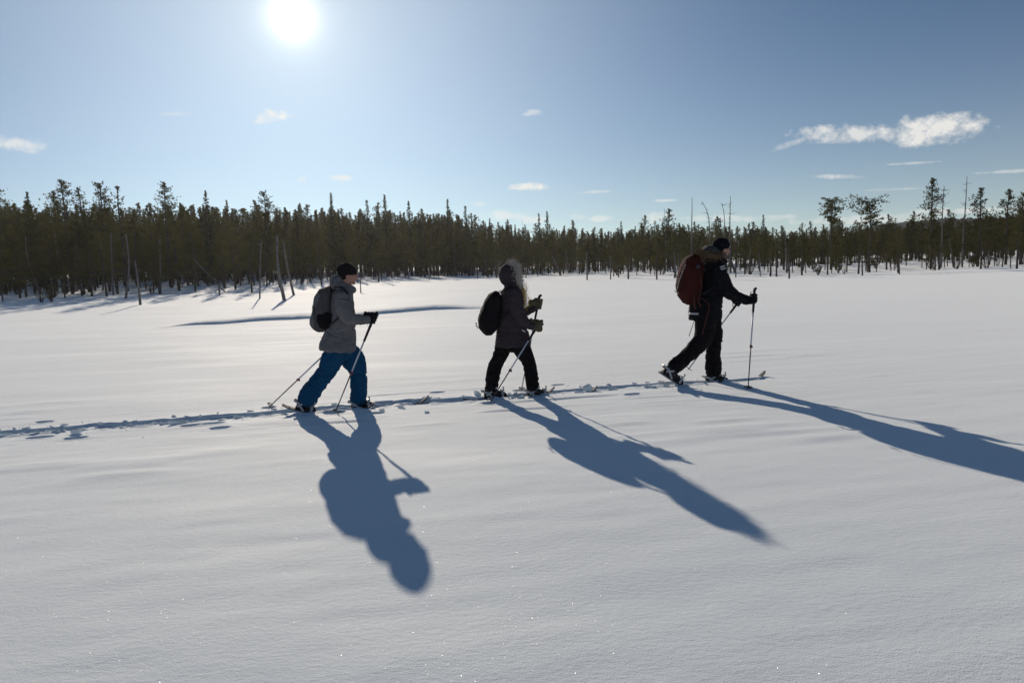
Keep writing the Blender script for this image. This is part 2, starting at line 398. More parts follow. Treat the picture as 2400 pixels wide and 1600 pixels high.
# distant wooded hill
HK = .30
def hill():
    V, Fc = [], []; n = 260
    ph = np.linspace(0, 1, n)
    top = np.interp(ph, [0, .1, .22, .36, .5, .62, .8, 1], [0, .12, .45, .80, 1.0, .97, .90, .6])
    top = np.interp(ph, [0, .1, .2, .27, .4, .7, 1], [0, .3, .75, .95, 1.0, .9, .7])
    tops = (top*96 + 2.2*np.array([fbm(np.array([t*150]), np.array([0.]), s=70, o=3)[0] for t in ph]))*HK
    rows = [(0, 0), (.35, .35), (.75, .75), (1, 1), (.6, 1.5), (0, 2.2)]
    for k, (hf, df) in enumerate(rows):
        for i, t in enumerate(ph):
            px = 1800+t*1000
            dr = ray(px, 590); d = HK*(1600+df*260+40*math.sin(t*9))
            V.append((dr.x/dr.y*d, d, -2+max(tops[i], 0)*hf))
    for k in range(len(rows)-1):
        for i in range(n-1): Fc.append((k*n+i, k*n+i+1, (k+1)*n+i+1, (k+1)*n+i))
    h = obj('hill', mesh_np('hill', V, Fc, True), mat('hill_forest', (.040, .050, .045), 1., .0, var=(.03, .3), bump=(.08, 1, 6)))
    tag(h, kind='structure', label='low wooded hill far behind the pines')
hill()

# ------------------------------------------------------------------ trees
def blades(C, Dr, L, Wd, per, r):
    """needle blades: thin triangles that fan out from tuft centres C along directions Dr"""
    n = len(C); C = np.repeat(C, per, 0); Dr = np.repeat(Dr, per, 0); L = np.repeat(L, per)
    d = Dr + r.normal(0, .62, C.shape); d /= np.linalg.norm(d, axis=1)[:, None]
    s = np.cross(d, r.normal(0, 1, C.shape)); s /= np.linalg.norm(s, axis=1)[:, None]
    L = L*r.uniform(.6, 1.2, len(L)); wd = (Wd*r.uniform(.6, 1.3, len(L)))[:, None]
    b0 = C + r.normal(0, .03, C.shape) - d*(L*.25)[:, None]
    V = np.stack([b0-s*wd*.5, b0+s*wd*.5, b0+d*L[:, None]], 1).reshape(-1, 3)
    return V, np.arange(len(V)).reshape(-1, 3)
def stick(pts, rad, n=4):
    V, Fc = tube(pts, rad, n, cap=False); V = np.array([tuple(v) for v in V]); T = []
    for a, b, c, d in Fc: T += [(a, b, c), (a, c, d)]
    return V, np.array(T)
def cat(parts):
    Vs, Fs, k = [], [], 0
    for v, f in parts:
        if len(v) == 0: continue
        Vs.append(v); Fs.append(f+k); k += len(v)
    return np.concatenate(Vs), np.concatenate(Fs)
def trunk_line(H, r, wob, lean=0., n=9):
    a = r.uniform(0, 6.28); ph = r.uniform(0, 6.28)
    return [Vector((math.cos(a)*lean*H*t+wob*math.sin(t*5+ph)*t, math.sin(a)*lean*H*t+wob*math.cos(t*4+ph)*t, H*t-(.35 if t == 0 else 0))) for t in np.linspace(0, 1, n)]
def at_line(line, t):
    k = min(int(t*(len(line)-1)), len(line)-2); return line[k].lerp(line[k+1], t*(len(line)-1)-k)
def pine(seed, H, cs=.3, wid=1.5, nb=52, tpb=11, flat=0., r0=None, lean=.015, blade=.26, dense=1., pw=.88):
    """Scots pine: crooked upswept limbs with needle tufts at their ends"""
    r = np.random.default_rng(seed); line = trunk_line(H, r, .12, lean)
    rb = r0 or (.055+.0085*H)
    tk = stick(line, [rb*(1.05-.92*t)+.012 for t in np.linspace(0, 1, len(line))], 6)
    cr, Cs, Ds, Ls = [], [], [], []
    for i in range(nb):
        t = cs+(1-cs)*((i+r.uniform(0, 1))/nb)**.95; t = min(t, .985)
        q = (t-cs)/(1-cs)
        prof = (math.sin(math.pi*min(1, .16+.84*(1-q)**.72))*.9+.1) if flat < .5 else (.35+.9*q if q < .8 else 1.05-.9*(q-.8)*2)
        if flat < .5: prof = (1-q)**pw*min(1, .55+q*2.2)*1.08+.03
        ln = wid*1.65*prof*r.uniform(.45, 1.15); az = r.uniform(0, 6.28)
        el0 = (-.15+.75*q+r.normal(0, .18))*(1-flat*.6); p0 = at_line(line, t)
        bd = Vector((math.cos(az), math.sin(az), math.tan(max(-.5, min(1.1, el0))))).normalized()
        p1 = p0+bd*ln*.55+Vector((r.normal(0, .05), r.normal(0, .05), 0)); p2 = p0+bd*ln+Vector((0, 0, ln*r.uniform(.05, .28)))
        cr.append(stick([p0, p1, p2], [.02+.010*ln, .014, .005], 3))
        if r.uniform() < .10 and q < .5: continue                 # a bare dead limb
        nt_ = max(3, int(tpb*dense*(.4+.6*ln/wid)))
        for k in range(nt_):
            w = r.uniform(.30, 1.0) if ln > .5 else r.uniform(.1, 1)
            b = (p0.lerp(p1, w/.55) if w < .55 else p1.lerp(p2, (w-.55)/.45))
            sp = .045+.17*ln*(1.05-w*.5)
            c = np.array(b)+r.normal(0, 1, 3)*np.array((sp, sp, sp*.5))
            Cs.append(c); dd = np.array(bd)*.6+np.array((0, 0, .55))+r.normal(0, .35, 3); Ds.append(dd/np.linalg.norm(dd)); Ls.append(blade*(1.1-.5*q)*r.uniform(.7, 1.2))
    for k in range(5):   # leader shoot
        c = np.array(at_line(line, .93+.065*r.uniform())); Cs.append(c+r.normal(0, .02, 3)); Ds.append(np.array((r.normal(0, .2), r.normal(0, .2), 1.5))); Ls.append(blade*.55)
    cr.append(blades(np.array(Cs), np.array(Ds), np.array(Ls), .055, 7, r))
    # dead stubs low on the trunk
    for k in range(int(8)):
        t = r.uniform(.08, max(cs, .15)); az = r.uniform(0, 6.28); p0 = at_line(line, t); ln = r.uniform(.2, .8)
        cr.append(stick([p0, p0+Vector((math.cos(az), math.sin(az), r.uniform(-.3, .3)))*ln], [.014, .004], 3))
    return tk, cat(cr)
def spruce(seed, H, cs=.12, wid=1.1, nb=85, tpb=9):
    """narrow spruce: tiers of drooping branches and a spire"""
    r = np.random.default_rng(seed); line = trunk_line(H, r, .04, .008)
    tk = stick(line, [(.05+.0085*H)*(1.03-.97*t)+.01 for t in np.linspace(0, 1, len(line))], 6)
    cr, Cs, Ds, Ls = [], [], [], []
    for i in range(nb):
        t = cs+(1-cs)*((i+r.uniform(0, 1))/nb); t = min(t, .99); q = (t-cs)/(1-cs)
        ln = wid*1.5*((1-q)**1.0*.98+.02)*r.uniform(.55, 1.12); az = i*2.399+r.normal(0, .3); p0 = at_line(line, t)
        dr = -.35+.75*q**2
        p1 = p0+Vector((math.cos(az), math.sin(az), dr))*ln*.6; p2 = p1+Vector((math.cos(az), math.sin(az), dr+.45))*ln*.4
        cr.append(stick([p0, p1, p2], [.015+.006*ln, .01, .004], 3))
        for k in range(max(2, int(tpb*(.35+.65*ln/wid)))):
            w = r.uniform(.15, 1); b = p0.lerp(p1, w/.6) if w < .6 else p1.lerp(p2, (w-.6)/.4)
            c = np.array(b)+r.normal(0, 1, 3)*np.array((.13*ln, .13*ln, .05))-np.array((0, 0, .07*ln)); Cs.append(c)
            dd = np.array((math.cos(az), math.sin(az), -.25))+r.normal(0, .4, 3); Ds.append(dd/np.linalg.norm(dd)); Ls.append(.24*r.uniform(.7, 1.2))
    for k in range(5): Cs.append(np.array(at_line(line, .95+.05*k/5))); Ds.append(np.array((0, 0, 1.6))); Ls.append(.11)
    cr.append(blades(np.array(Cs), np.array(Ds), np.array(Ls), .055, 6, r))
    return tk, cat(cr)
def snag(seed, H, r0=.11, lean=.03, nbr=14, bent=0., start=.45, blen=.8):
    """dead standing trunk with bare broken limbs"""
    r = np.random.default_rng(seed); line = trunk_line(H, r, .10, lean)
    if bent:
        n = len(line)
        for i in range(n):
            t = i/(n-1)
            if t > .7: line[i] = line[i]+Vector((-bent*((t-.7)/.3)**1.6, 0, -abs(bent)*.35*((t-.7)/.3)**2))
    tk = stick(line, [r0*(1-.86*t)+.008 for t in np.linspace(0, 1, len(line))], 6)
    br = []
    for i in range(nbr):
        t = r.uniform(start, .97); p0 = at_line(line, t); az = r.uniform(0, 6.28); ln = blen*r.uniform(.25, 1.1)
        d = Vector((math.cos(az), math.sin(az)*.8, r.uniform(-.45, .5)))
        p1 = p0+d*ln*.5; p2 = p1+(d+Vector((r.normal(0, .4), r.normal(0, .4), r.uniform(-.1, .5))))*ln*.5
        br.append(stick([p0, p1, p2], [.03, .018, .005], 3))
    return tk, cat(br) if br else None
def bush(seed, h, w, leafy):
    r = np.random.default_rng(seed); br, Cs, Ds, Ls = [], [], [], []
    for i in range(16):
        az = r.uniform(0, 6.28); d = Vector((math.cos(az)*w*r.uniform(.1, 1), math.sin(az)*w*r.uniform(.1, 1), h*r.uniform(.5, 1)))
        p1 = d*.5+Vector((r.normal(0, .04), r.normal(0, .04), 0)); br.append(stick([Vector((0, 0, -.1)), p1, d], [.012, .009, .003], 3))
        for k in range(3):
            w_ = r.uniform(.4, 1); q = d*w_; br.append(stick([q, q+Vector((r.normal(0, .15), r.normal(0, .15), r.uniform(0, .2)))], [.005, .002], 3))
            Cs.append(np.array(q)); Ds.append(np.array((0, 0, 1.))); Ls.append(.14)
    if leafy: fo = blades(np.array(Cs), np.array(Ds), np.array(Ls), .04, 6, r)
    else: fo = None
    return cat(br), fo

class Proto:
    def __init__(s, name, tc, mats, H):
        s.H = H; s.home = None; s.tm = mesh_np(name+'_trunk', *tc[0], True); s.tm.materials.append(mats[0]); s.cm = None
        if tc[1] is not None:
            s.cm = mesh_np(name+'_crown', *tc[1]); s.cm.materials.append(mats[1]); s.raw = tc
PINE = [Proto('pine', pine(100+i, H, cs, w, nb, tpb), (M['bark'], M['pine']), H) for i, (H, cs, w, nb, tpb) in enumerate(
    [(8, .28, 1.5, 56, 12), (8, .34, 1.25, 50, 11), (8, .22, 1.7, 62, 12), (8, .30, 1.15, 54, 11), (8, .26, 1.45, 60, 11), (8, .40, 1.6, 44, 13), (8, .2, 1.2, 60, 11)])]
THIN = [Proto('pine', pine(140+i, 8, cs, w, nb, 7, dense=.75), (M['bark'], M['pine']), 8) for i, (cs, w, nb) in enumerate([(.45, 1.1, 34), (.5, 1.3, 30), (.38, 1.0, 36)])]
BIG = [Proto('pine', pine(160+i, 12, cs, w, nb, 17, blade=.32, pw=.62), (M['bark'], M['pine']), 12) for i, (cs, w, nb) in enumerate([(.22, 2.2, 84), (.25, 1.6, 76), (.2, 1.9, 84)])]
FLAT = [Proto('pine', pine(180+i, 7, cs, w, 44, 14, flat=.9, r0=.12), (M['bark'], M['pine']), 7) for i, (cs, w) in enumerate([(.66, 1.15), (.66, .8)])]
SPRU = [Proto('spruce', spruce(200+i, 9, cs, w, nb), (M['bark'], M['spruce']), 9) for i, (cs, w, nb) in enumerate([(.10, 1.0, 88), (.14, 1.2, 80), (.08, .85, 92), (.12, 1.05, 84)])]
print(time.time()-T0, 'tree tris', [len(p.cm.polygons) for p in PINE+BIG+FLAT+SPRU])
def place_tree(p, x, y, H, rz, label, group, cat_='tree', tilt=None, name=None, zoff=0.):
    z = gz(x, y)+zoff
    e = empty(name or ('spruce_tree' if p in SPRU else 'pine_tree'), (x, y, z), label, cat_, group)
    k = H/p.H; e.scale = (k**.85, k**.85, k); e.rotation_euler = (0, 0, rz)
    if tilt: e.rotation_euler = (tilt[1], tilt[0], rz)
    t = obj('trunk', p.tm, parent=e)
    if p.cm: c = obj('crown', p.cm, parent=e)
    if p.home is None: p.home = (t, c)
    return e
def spot(px, dist):
    """ground point on the bearing of pixel column px (at the horizon) at a distance"""
    py = 645-(px-727)*.038; d = ray(px, py); s = dist/math.hypot(d.x, d.y); return d.x*s, d.y*s
def top_height(px, py, x, y):
    d = ray(px, py); s = math.hypot(x, y)/math.hypot(d.x, d.y); return CAMH+d.z*s-gz(x, y)
EDGE_X = [-200, 0, 300, 560, 700, 860, 1000, 1200, 1400, 1550, 1700, 1850, 2050, 2200, 2400, 2600]
EDGE_D = [66, 66, 68, 74, 82, 92, 98, 94, 88, 72, 74, 70, 70, 76, 80, 82]
CAN_X = [-200, 0, 90, 200, 330, 450, 600, 800, 950, 1060, 1150, 1230, 1330, 1450, 1560, 1700, 1880, 2000, 2100, 2200, 2320, 2400, 2600]
CAN_Y = [480, 478, 482, 476, 492, 484, 486, 490, 494, 500, 520, 538, 538, 540, 528, 532, 540, 530, 524, 520, 508, 490, 490]
def zone(px):
    for lim, t in ((330, 'at the far end behind the leaning grey trunks'), (700, 'left of the skier in blue trousers'), (1100, 'between the skiers in blue and in the furry hood'),
                   (1560, 'behind the gap between the hooded skier and the leader'), (1900, 'behind the leader with the red pack')):
        if px < lim: return t
    return 'beyond the leader where the open bog ends'
R_ = random.Random(5)
# skyline trees one can pick out: (kind, px of trunk at base, distance, top px y, label)
SKY = [(BIG[1], 12, 84, 432, 'sparse ragged pine cut by the picture edge, highest of its corner'), (SPRU[0], 88, 92, 450, 'slim dark spire rising beside the tall bushy pine'),
       (BIG[0], 168, 78, 424, 'tallest broad bushy pine on the skyline near the picture edge'), (THIN[0], 208, 80, 440, 'pine with upswept candle branches next to the tall bushy pine'),
       (BIG[2], 256, 80, 430, 'dense dark pine with double top on the skyline'), (THIN[2], 296, 78, 436, 'airy thin pine whose crown lets the sky through'),
       (PINE[5], 366, 84, 482, 'rounded low pine in the dip of the skyline'), (BIG[1], 402, 82, 428, 'slender tall pine standing alone above the dip in the skyline'),
       (SPRU[3], 498, 88, 446, 'pointed conifer first right of the skyline dip'), (BIG[2], 634, 92, 450, 'broad pine on the skyline above the two leaning bare poles'),
       (SPRU[2], 786, 104, 452, 'spire above the knitted hat of the skier in blue trousers'), (SPRU[1], 868, 108, 468, 'dark conical spruce right of the skier in blue trousers'),
       (SPRU[0], 910, 110, 456, 'sharp twin spire in the middle forest'), (SPRU[3], 965, 112, 470, 'pointed spruce in the middle forest line'),
       (SPRU[2], 1056, 112, 467, 'last tall spire before the skyline falls'), (SPRU[1], 1098, 112, 482, 'spire just left of the furry hood'),
       (SPRU[2], 1267, 120, 500, 'left one of two dark spruces standing clear of the low canopy'), (SPRU[0], 1285, 120, 495, 'right one of two dark spruces standing clear of the low canopy'),
       (PINE[0], 1570, 96, 489, 'rounded pine beside the first dead snag'), (PINE[1], 1510, 98, 505, 'small pine top over the low canopy'),
       (SPRU[1], 1788, 110, 503, 'small dark spire to the right of the leader'), (FLAT[1], 1948, 80, 470, 'crooked windswept pine with one sided crown'),
       (FLAT[0], 2038, 68, 471, 'flat topped pine on a tall bare trunk at the bog edge'), (BIG[1], 2183, 82, 418, 'tallest ragged pine at the bog edge with a dead top'),
       (PINE[2], 2292, 84, 441, 'bushy round crowned pine next to the bare spire'), (PINE[0], 2358, 88, 444, 'tall pine near the picture edge behind the bog'),
       (BIG[2], 2392, 86, 452, 'dark pine at the very edge of the picture')]
for p, px, d, ty, lab in SKY:
    x, y = spot(px, d); place_tree(p, x, y, top_height(px, ty, x, y), R_.uniform(0, 6.28), lab, 'skyline trees')
# dead snags that stand above the canopy: (px, dist, top y, radius, branches, bent, lean, label)
SN = [(1622, 84, 462, .11, 10, 0, .0, .25, 'straight bare snag behind the red backpack'), (1664, 86, 464, .10, 16, .9, .0, .9, 'dead snag with a crooked bent top above the leader'),
      (1698, 84, 472, .09, 12, .3, .0, .8, 'thinner snag of the pair above the leaders head'), (1712, 80, 459, .11, 14, 0, .03, .7, 'tall snag of the pair above the leaders head'),
      (1560, 96, 489, .07, 5, 0, 0, .2, 'short bare pole on the skyline left of the leader'), (2256, 84, 414, .085, 14, 0, -.05, 1.0, 'bare grey spire with broken limbs at the bog edge'),
      (2206, 80, 436, .085, 22, 0, -.02, .5, 'bare trunk leaning against the tallest ragged pine'), (1228, 118, 515, .05, 8, 0, 0, .4, 'small dead top left of the two dark spruces')]
for i, (px, d, ty, r0, nb, bent, lean, bl, lab) in enumerate(SN):
    x, y = spot(px, d); H = top_height(px, ty, x, y); tc_ = snag(300+i, H, r0, abs(lean), nb, bent, .5, bl)
    e = empty('dead_tree', (x, y, gz(x, y)), lab, 'dead tree', 'dead snags')
    obj('trunk', mesh_np('snag_trunk', *tc_[0], True), M['dead'], e); obj('branches', mesh_np('snag_limbs', *tc_[1]), M['dead'], e)['kind'] = 'stuff'
# bare or leaning poles at the forest edge: base px,py -> top px,py
POLES = [((386, 690), (340, 560), 'long bare trunk leaning left before the dense pines', .10), ((586-0, 0), None, '', 0)]
LEAN = [(97, 690, 60, 555, .11, 'thick bare trunk leaning furthest at the forest edge'), (149, 688, 128, 540, .11, 'second long grey trunk leaning towards the picture edge'),
        (181, 684, 177, 530, .10, 'upright bare trunk behind the leaning pair'), (241, 682, 232, 540, .08, 'thin straight trunk left of the crooked short stump'),
        (266, 692, 260, 545, .08, 'bare trunk casting a long shadow on the snow'), (294, 700, 294, 548, .09, 'vertical pole trunk standing out on open snow'),
        (329, 715, 316, 610, .09, 'short crooked dead trunk nearest on the open snow'), (376, 689, 374, 560, .10, 'dark trunk just behind the crooked dead trunk'),
        (667, 704, 650, 550, .12, 'left one of two leaning bare poles on open snow'), (689, 692, 664, 565, .10, 'right one of two leaning bare poles on open snow'),
        (609, 700, 613, 560, .06, 'thin vertical pole left of the two leaning poles'), (846, 687, 845, 640, .05, 'thin dead stick right of the knitted hat'),
        (836, 640, 852, 535, .10, 'tall bare pole leaning right above the knitted hat'), (529, 686, 455, 608, .06, 'thin trunk fallen at a slant into the forest'),
        (1723, 639, 1700, 560, .14, 'grey dead trunk right of the leaders face'), (1757, 643, 1760, 575, .06, 'thin pole right of the leader on open snow'),
        (1782, 648, 1778, 590, .05, 'shortest pole right of the leader on open snow'), (1836, 633, 1826, 570, .07, 'slim leaning stem at the edge of the bog pines'),
        (1844, 640, 1840, 540, .10, 'upright bare stem between the bog pines'), (1882, 634, 1890, 600, .07, 'leaning stump with broken foot on the snow'),
        (1957, 630, 1966, 590, .06, 'slanting dead stem left of the flat topped pine'), (2048, 624, 2072, 600, .06, 'dead trunk fallen aslant beside the flat topped pine'),
        (2079, 632, 2075, 590, .05, 'thin stake right of the flat topped pine'), (2234, 626, 2225, 560, .07, 'leaning grey pole farthest out on the bog'),
        (2187, 635, 2186, 612, .03, 'short stick poking out of the snow at the bog edge'), (1581, 652, 1579, 590, .10, 'bare trunk behind the red backpack on open snow'),
        (1314, 646, 1295, 600, .14, 'thick dark trunk leaning left behind the pole grips'), (1333, 640, 1326, 590, .13, 'curved dark trunk right of the thick leaning trunk'),
        (1376, 656, 1374, 590, .07, 'slim straight trunk between hooded skier and leader'), (1431, 655, 1430, 600, .06, 'bare stem left of the red backpack')]
for i, (bx, by, tx, ty, r0, lab) in enumerate(LEAN):
    # the forest floor here lies where the eye ray meets the ground
    d = ray(bx, by); t = 20.0
    for k in range(400):
        p = CAM+d*t
        if p.z <= gz(p.x, p.y): break
        t += .5
    if p.z > gz(p.x, p.y)+.5: continue
    dt = ray(tx, ty); q = CAM+dt*(math.hypot(p.x, p.y)/math.hypot(dt.x, dt.y))
    base = Vector((p.x, p.y, gz(p.x, p.y))); dv = q-base; r = np.random.default_rng(400+i)
    bow = Vector((r.normal(0, .018)*dv.length, r.normal(0, .04)*dv.length, 0))
    line = [Vector((0, 0, 0))-dv*.03]+[dv*t_+bow*math.sin(t_*3.1) for t_ in np.linspace(.12, 1, 8)]
    br = []
    for k in range(9):
        t_ = r.uniform(.35, .98); az = r.uniform(0, 6.28); ln = r.uniform(.1, .55)
        br.append(stick([at_line(line, t_), at_line(line, t_)+Vector((math.cos(az), math.sin(az), r.uniform(-.2, .5)))*ln], [.014, .004], 3))
    e = empty('dead_tree', base, lab, 'dead tree', 'bare trunks at the forest edge')
    obj('trunk', mesh_np('pole_trunk', *stick(line, [r0*(1-.55*t_) for t_ in np.linspace(0, 1, len(line))], 7), True), M['dead'], e)
    obj('branches', mesh_np('pole_limbs', *cat(br)), M['dead'], e)['kind'] = 'stuff'
# edge pines: counted trees of the front of the forest
cnt = len(SKY)
GEN = []
for i in range(3000):
    px = R_.uniform(-130, 2530); e0 = np.interp(px, EDGE_X, EDGE_D); back = R_.random()**1.15*110
    if R_.random() < .045: px = R_.uniform(500, 2530); e0 = np.interp(px, EDGE_X, EDGE_D); back = -R_.random()**1.6*15
    GEN.append((e0+back, px, back))
GEN.sort(key=lambda t: t[2])
FRONT, REST, occ = [], [], []
for d, px, back in GEN:
    x, y = spot(px, d)
    md = 2.3 if back < 28 else 1.6
    if any((x-a)**2+(y-b)**2 < md*md for a, b in occ[-700:]): continue
    occ.append((x, y))
    cy = np.interp(px, CAN_X, CAN_Y)
    full = top_height(px, cy, x, y)
    if back < 12: H = full*R_.uniform(.34, .84)
    elif back < 35: H = full*R_.uniform(.55, 1.0)
    else: H = full*R_.uniform(.72, 1.02)+R_.random()**5*2.2
    H = max(2.2, min(H, 15))
    if px < 1120 and back > 25: kinds = SPRU+PINE
    elif px < 700: kinds = PINE+BIG+THIN
    elif px < 1500 and back > 20: kinds = PINE+PINE+SPRU
    else: kinds = PINE+PINE+THIN
    if back < -2: kinds = THIN; H = R_.uniform(1.8, 4.6)
    p = R_.choice(kinds)
    (FRONT if len(FRONT) < 265 else REST).append((p, x, y, H, px, back))
print('front', len(FRONT), 'rest', len(REST), time.time()-T0)
MARKS = [(12, 'ragged pine at the picture edge'), (97, 'thick leaning trunk'), (168, 'tall bushy pine'), (256, 'double topped pine'), (329, 'crooked dead trunk'), (402, 'slender tall pine'),
    (498, 'first pointed conifer'), (609, 'thin vertical pole'), (678, 'two leaning poles'), (786, 'spire above the knitted hat'), (868, 'dark conical spruce'), (965, 'pointed middle spruce'),
    (1056, 'last tall spire'), (1205, 'furry hood'), (1276, 'two dark spruces'), (1376, 'slim straight trunk'), (1431, 'bare stem'), (1510, 'small pine top'), (1581, 'trunk behind the red backpack'), (1622, 'straight bare snag'),
    (1705, 'pair of snags'), (1788, 'small dark spire'), (1844, 'upright bare stem'), (1948, 'windswept pine'), (2038, 'flat topped pine'), (2110, 'thin stake'), (2183, 'tallest ragged pine'), (2256, 'bare grey spire'),
    (2310, 'round crowned pine'), (2380, 'pine at the very edge')]
ORD = 'first second third fourth fifth sixth seventh eighth ninth tenth eleventh twelfth thirteenth fourteenth fifteenth sixteenth seventeenth eighteenth nineteenth twentieth'.split()
def ranked(items):
    """items: (px, kind words) -> label words that count outwards from the nearest landmark"""
    out = {}; bins = {}
    for i, (px, kw) in enumerate(items):
        mp_, nm = min(MARKS, key=lambda t: abs(t[0]-px)); bins.setdefault((kw, nm, 'right' if px >= mp_ else 'left'), []).append((abs(px-mp_), i))
    for (kw, nm, sd), L in bins.items():
        for k, (_, i) in enumerate(sorted(L)): out[i] = f'{ORD[min(k, 19)]+" " if len(L) > 1 else ""}{kw} {sd} of the {nm}'
    return out
def kindof(p, H):
    return ('low' if H < 4.2 else ('mid sized' if H < 7 else 'tall'))+' '+('spruce' if p in SPRU else ('thin pine' if p in THIN else 'pine'))
LB = ranked([(t[4], kindof(t[0], t[3])) for t in FRONT])
for i, (p, x, y, H, px, back) in enumerate(FRONT):
    place_tree(p, x, y, H, R_.uniform(0, 6.28), LB[i], kindof(p, H)+' trees of the forest edge', tilt=(R_.gauss(0, .02), R_.gauss(0, .02)))
# the rest of the wood reads as one mass: points that carry the same tree shapes
REST = REST[:1900]
fm = bpy.data.meshes.new('forest'); fm.from_pydata([(x, y, gz(x, y)) for p, x, y, H, px, back in REST], [], [])
allp = PINE+THIN+BIG+SPRU
ai = fm.attributes.new('kind', 'INT', 'POINT'); ai.data.foreach_set('value', [allp.index(t[0]) for t in REST])
ar = fm.attributes.new('turn', 'FLOAT_VECTOR', 'POINT'); ar.data.foreach_set('vector', [c for t in REST for c in (R_.gauss(0, .02), R_.gauss(0, .02), R_.uniform(0, 6.28))])
as_ = fm.attributes.new('size', 'FLOAT_VECTOR', 'POINT'); as_.data.foreach_set('vector', [c for t in REST for k in [t[3]/t[0].H] for c in (k**.85, k**.85, k)])
fo = obj('forest', fm); tag(fo, 'deep part of the conifer forest behind its front trees', 'forest', kind='stuff')
gn = bpy.data.node_groups.new('forest_trees', 'GeometryNodeTree')
gn.interface.new_socket('Geometry', in_out='INPUT', socket_type='NodeSocketGeometry'); gn.interface.new_socket('Geometry', in_out='OUTPUT', socket_type='NodeSocketGeometry')
gi = gn.nodes.new('NodeGroupInput'); go = gn.nodes.new('NodeGroupOutput'); jn = gn.nodes.new('GeometryNodeJoinGeometry')
def natt(nm, dt):
    n = gn.nodes.new('GeometryNodeInputNamedAttribute'); n.data_type = dt; n.inputs['Name'].default_value = nm; return n.outputs['Attribute']
kd, tn, sz = natt('kind', 'INT'), natt('turn', 'FLOAT_VECTOR'), natt('size', 'FLOAT_VECTOR')
for i, p in enumerate(allp):
    if p.home is None: continue
    cp = gn.nodes.new('FunctionNodeCompare'); cp.data_type = 'INT'; cp.operation = 'EQUAL'; gn.links.new(kd, cp.inputs[2]); cp.inputs[3].default_value = i
    for part in p.home:
        oi = gn.nodes.new('GeometryNodeObjectInfo'); oi.inputs['Object'].default_value = part; oi.transform_space = 'ORIGINAL'; oi.inputs['As Instance'].default_value = True
        ip = gn.nodes.new('GeometryNodeInstanceOnPoints'); gn.links.new(gi.outputs[0], ip.inputs['Points']); gn.links.new(cp.outputs[0], ip.inputs['Selection'])
        gn.links.new(oi.outputs['Geometry'], ip.inputs['Instance']); gn.links.new(tn, ip.inputs['Rotation']); gn.links.new(sz, ip.inputs['Scale'])
        gn.links.new(ip.outputs[0], jn.inputs[0])
gn.links.new(jn.outputs[0], go.inputs[0])
md_ = fo.modifiers.new('forest', 'NODES'); md_.node_group = gn
print('forest', time.time()-T0)
# undergrowth: saplings and twiggy scrub sticking out of the snow at the forest edge
BUSH = []
for i in range(4):
    bt, bf = bush(500+i, .9, .5, i % 2 == 0); tm = mesh_np('shrub_stems', *bt); tm.materials.append(M['twig']); fm = None
    if bf is not None: fm = mesh_np('shrub_needles', *bf); fm.materials.append(M['pine'])
    BUSH.append((tm, fm))
SB = []
for i in range(70):
    px = R_.uniform(0, 2400); tm, fm = R_.choice(BUSH); SB.append((px, np.interp(px, EDGE_X, EDGE_D)+R_.uniform(-6, 26), tm, fm))
LB = ranked([(t[0], 'small green sapling' if t[3] else 'bare twiggy shrub') for t in SB])
for i, (px, d, tm, fm) in enumerate(SB):
    x, y = spot(px, d)
    e = empty('shrub', (x, y, gz(x, y)), LB[i], 'shrub', 'saplings at the forest edge' if fm else 'bare shrubs at the forest edge')
    e.scale = [R_.uniform(.6, 1.9)]*3; e.rotation_euler = (0, 0, R_.uniform(0, 6.28)); obj('stems', tm, parent=e)
    if fm: obj('needles', fm, parent=e)

# ------------------------------------------------------------------ broken crust along the track
bt = M['snow_block'].node_tree; pb = bt.nodes['Principled BSDF']; trn = N(bt, 'ShaderNodeBsdfTranslucent'); trn.inputs[0].default_value = (.80, .84, .88, 1)
mxb = N(bt, 'ShaderNodeMixShader'); mxb.inputs[0].default_value = .35; bt.links.new(pb.outputs[0], mxb.inputs[1]); bt.links.new(trn.outputs[0], mxb.inputs[2]); bt.links.new(mxb.outputs[0], bt.nodes['Material Output'].inputs['Surface'])
BLK = []
for i in range(9):
    r = np.random.default_rng(600+i); bm = bmesh.new()
    for k in range(13): bm.verts.new((r.uniform(-.5, .5), r.uniform(-.5, .5), r.uniform(-.5, .5)*(1 if k % 3 else .7)))
    bmesh.ops.convex_hull(bm, input=bm.verts); bmesh.ops.delete(bm, geom=[v for v in bm.verts if not v.link_faces], context='VERTS')
    me = bpy.data.meshes.new('snow_block'); bm.to_mesh(me); bm.free(); me.materials.append(M['snow_block']); BLK.append(me)
rb = random.Random(77); ANG = math.atan2(PU.y, PU.x)
def place_block(u_, v_, z, sx, sy, sz, lean):
    p = PO+PU*u_-PN*v_; o = obj('snow_block', rb.choice(BLK), parent=g); o.location = (p.x, p.y, z); o.scale = (sx, sy, sz)
    o.rotation_euler = (lean, rb.uniform(-.25, .25), ANG+rb.gauss(0, .25))
def wobv(u_): return float(.05*vnoise(np.array([u_*.55]), np.array([0.]), s=51)[0]+.02*vnoise(np.array([u_*2.3]), np.array([0.]), s=52)[0])
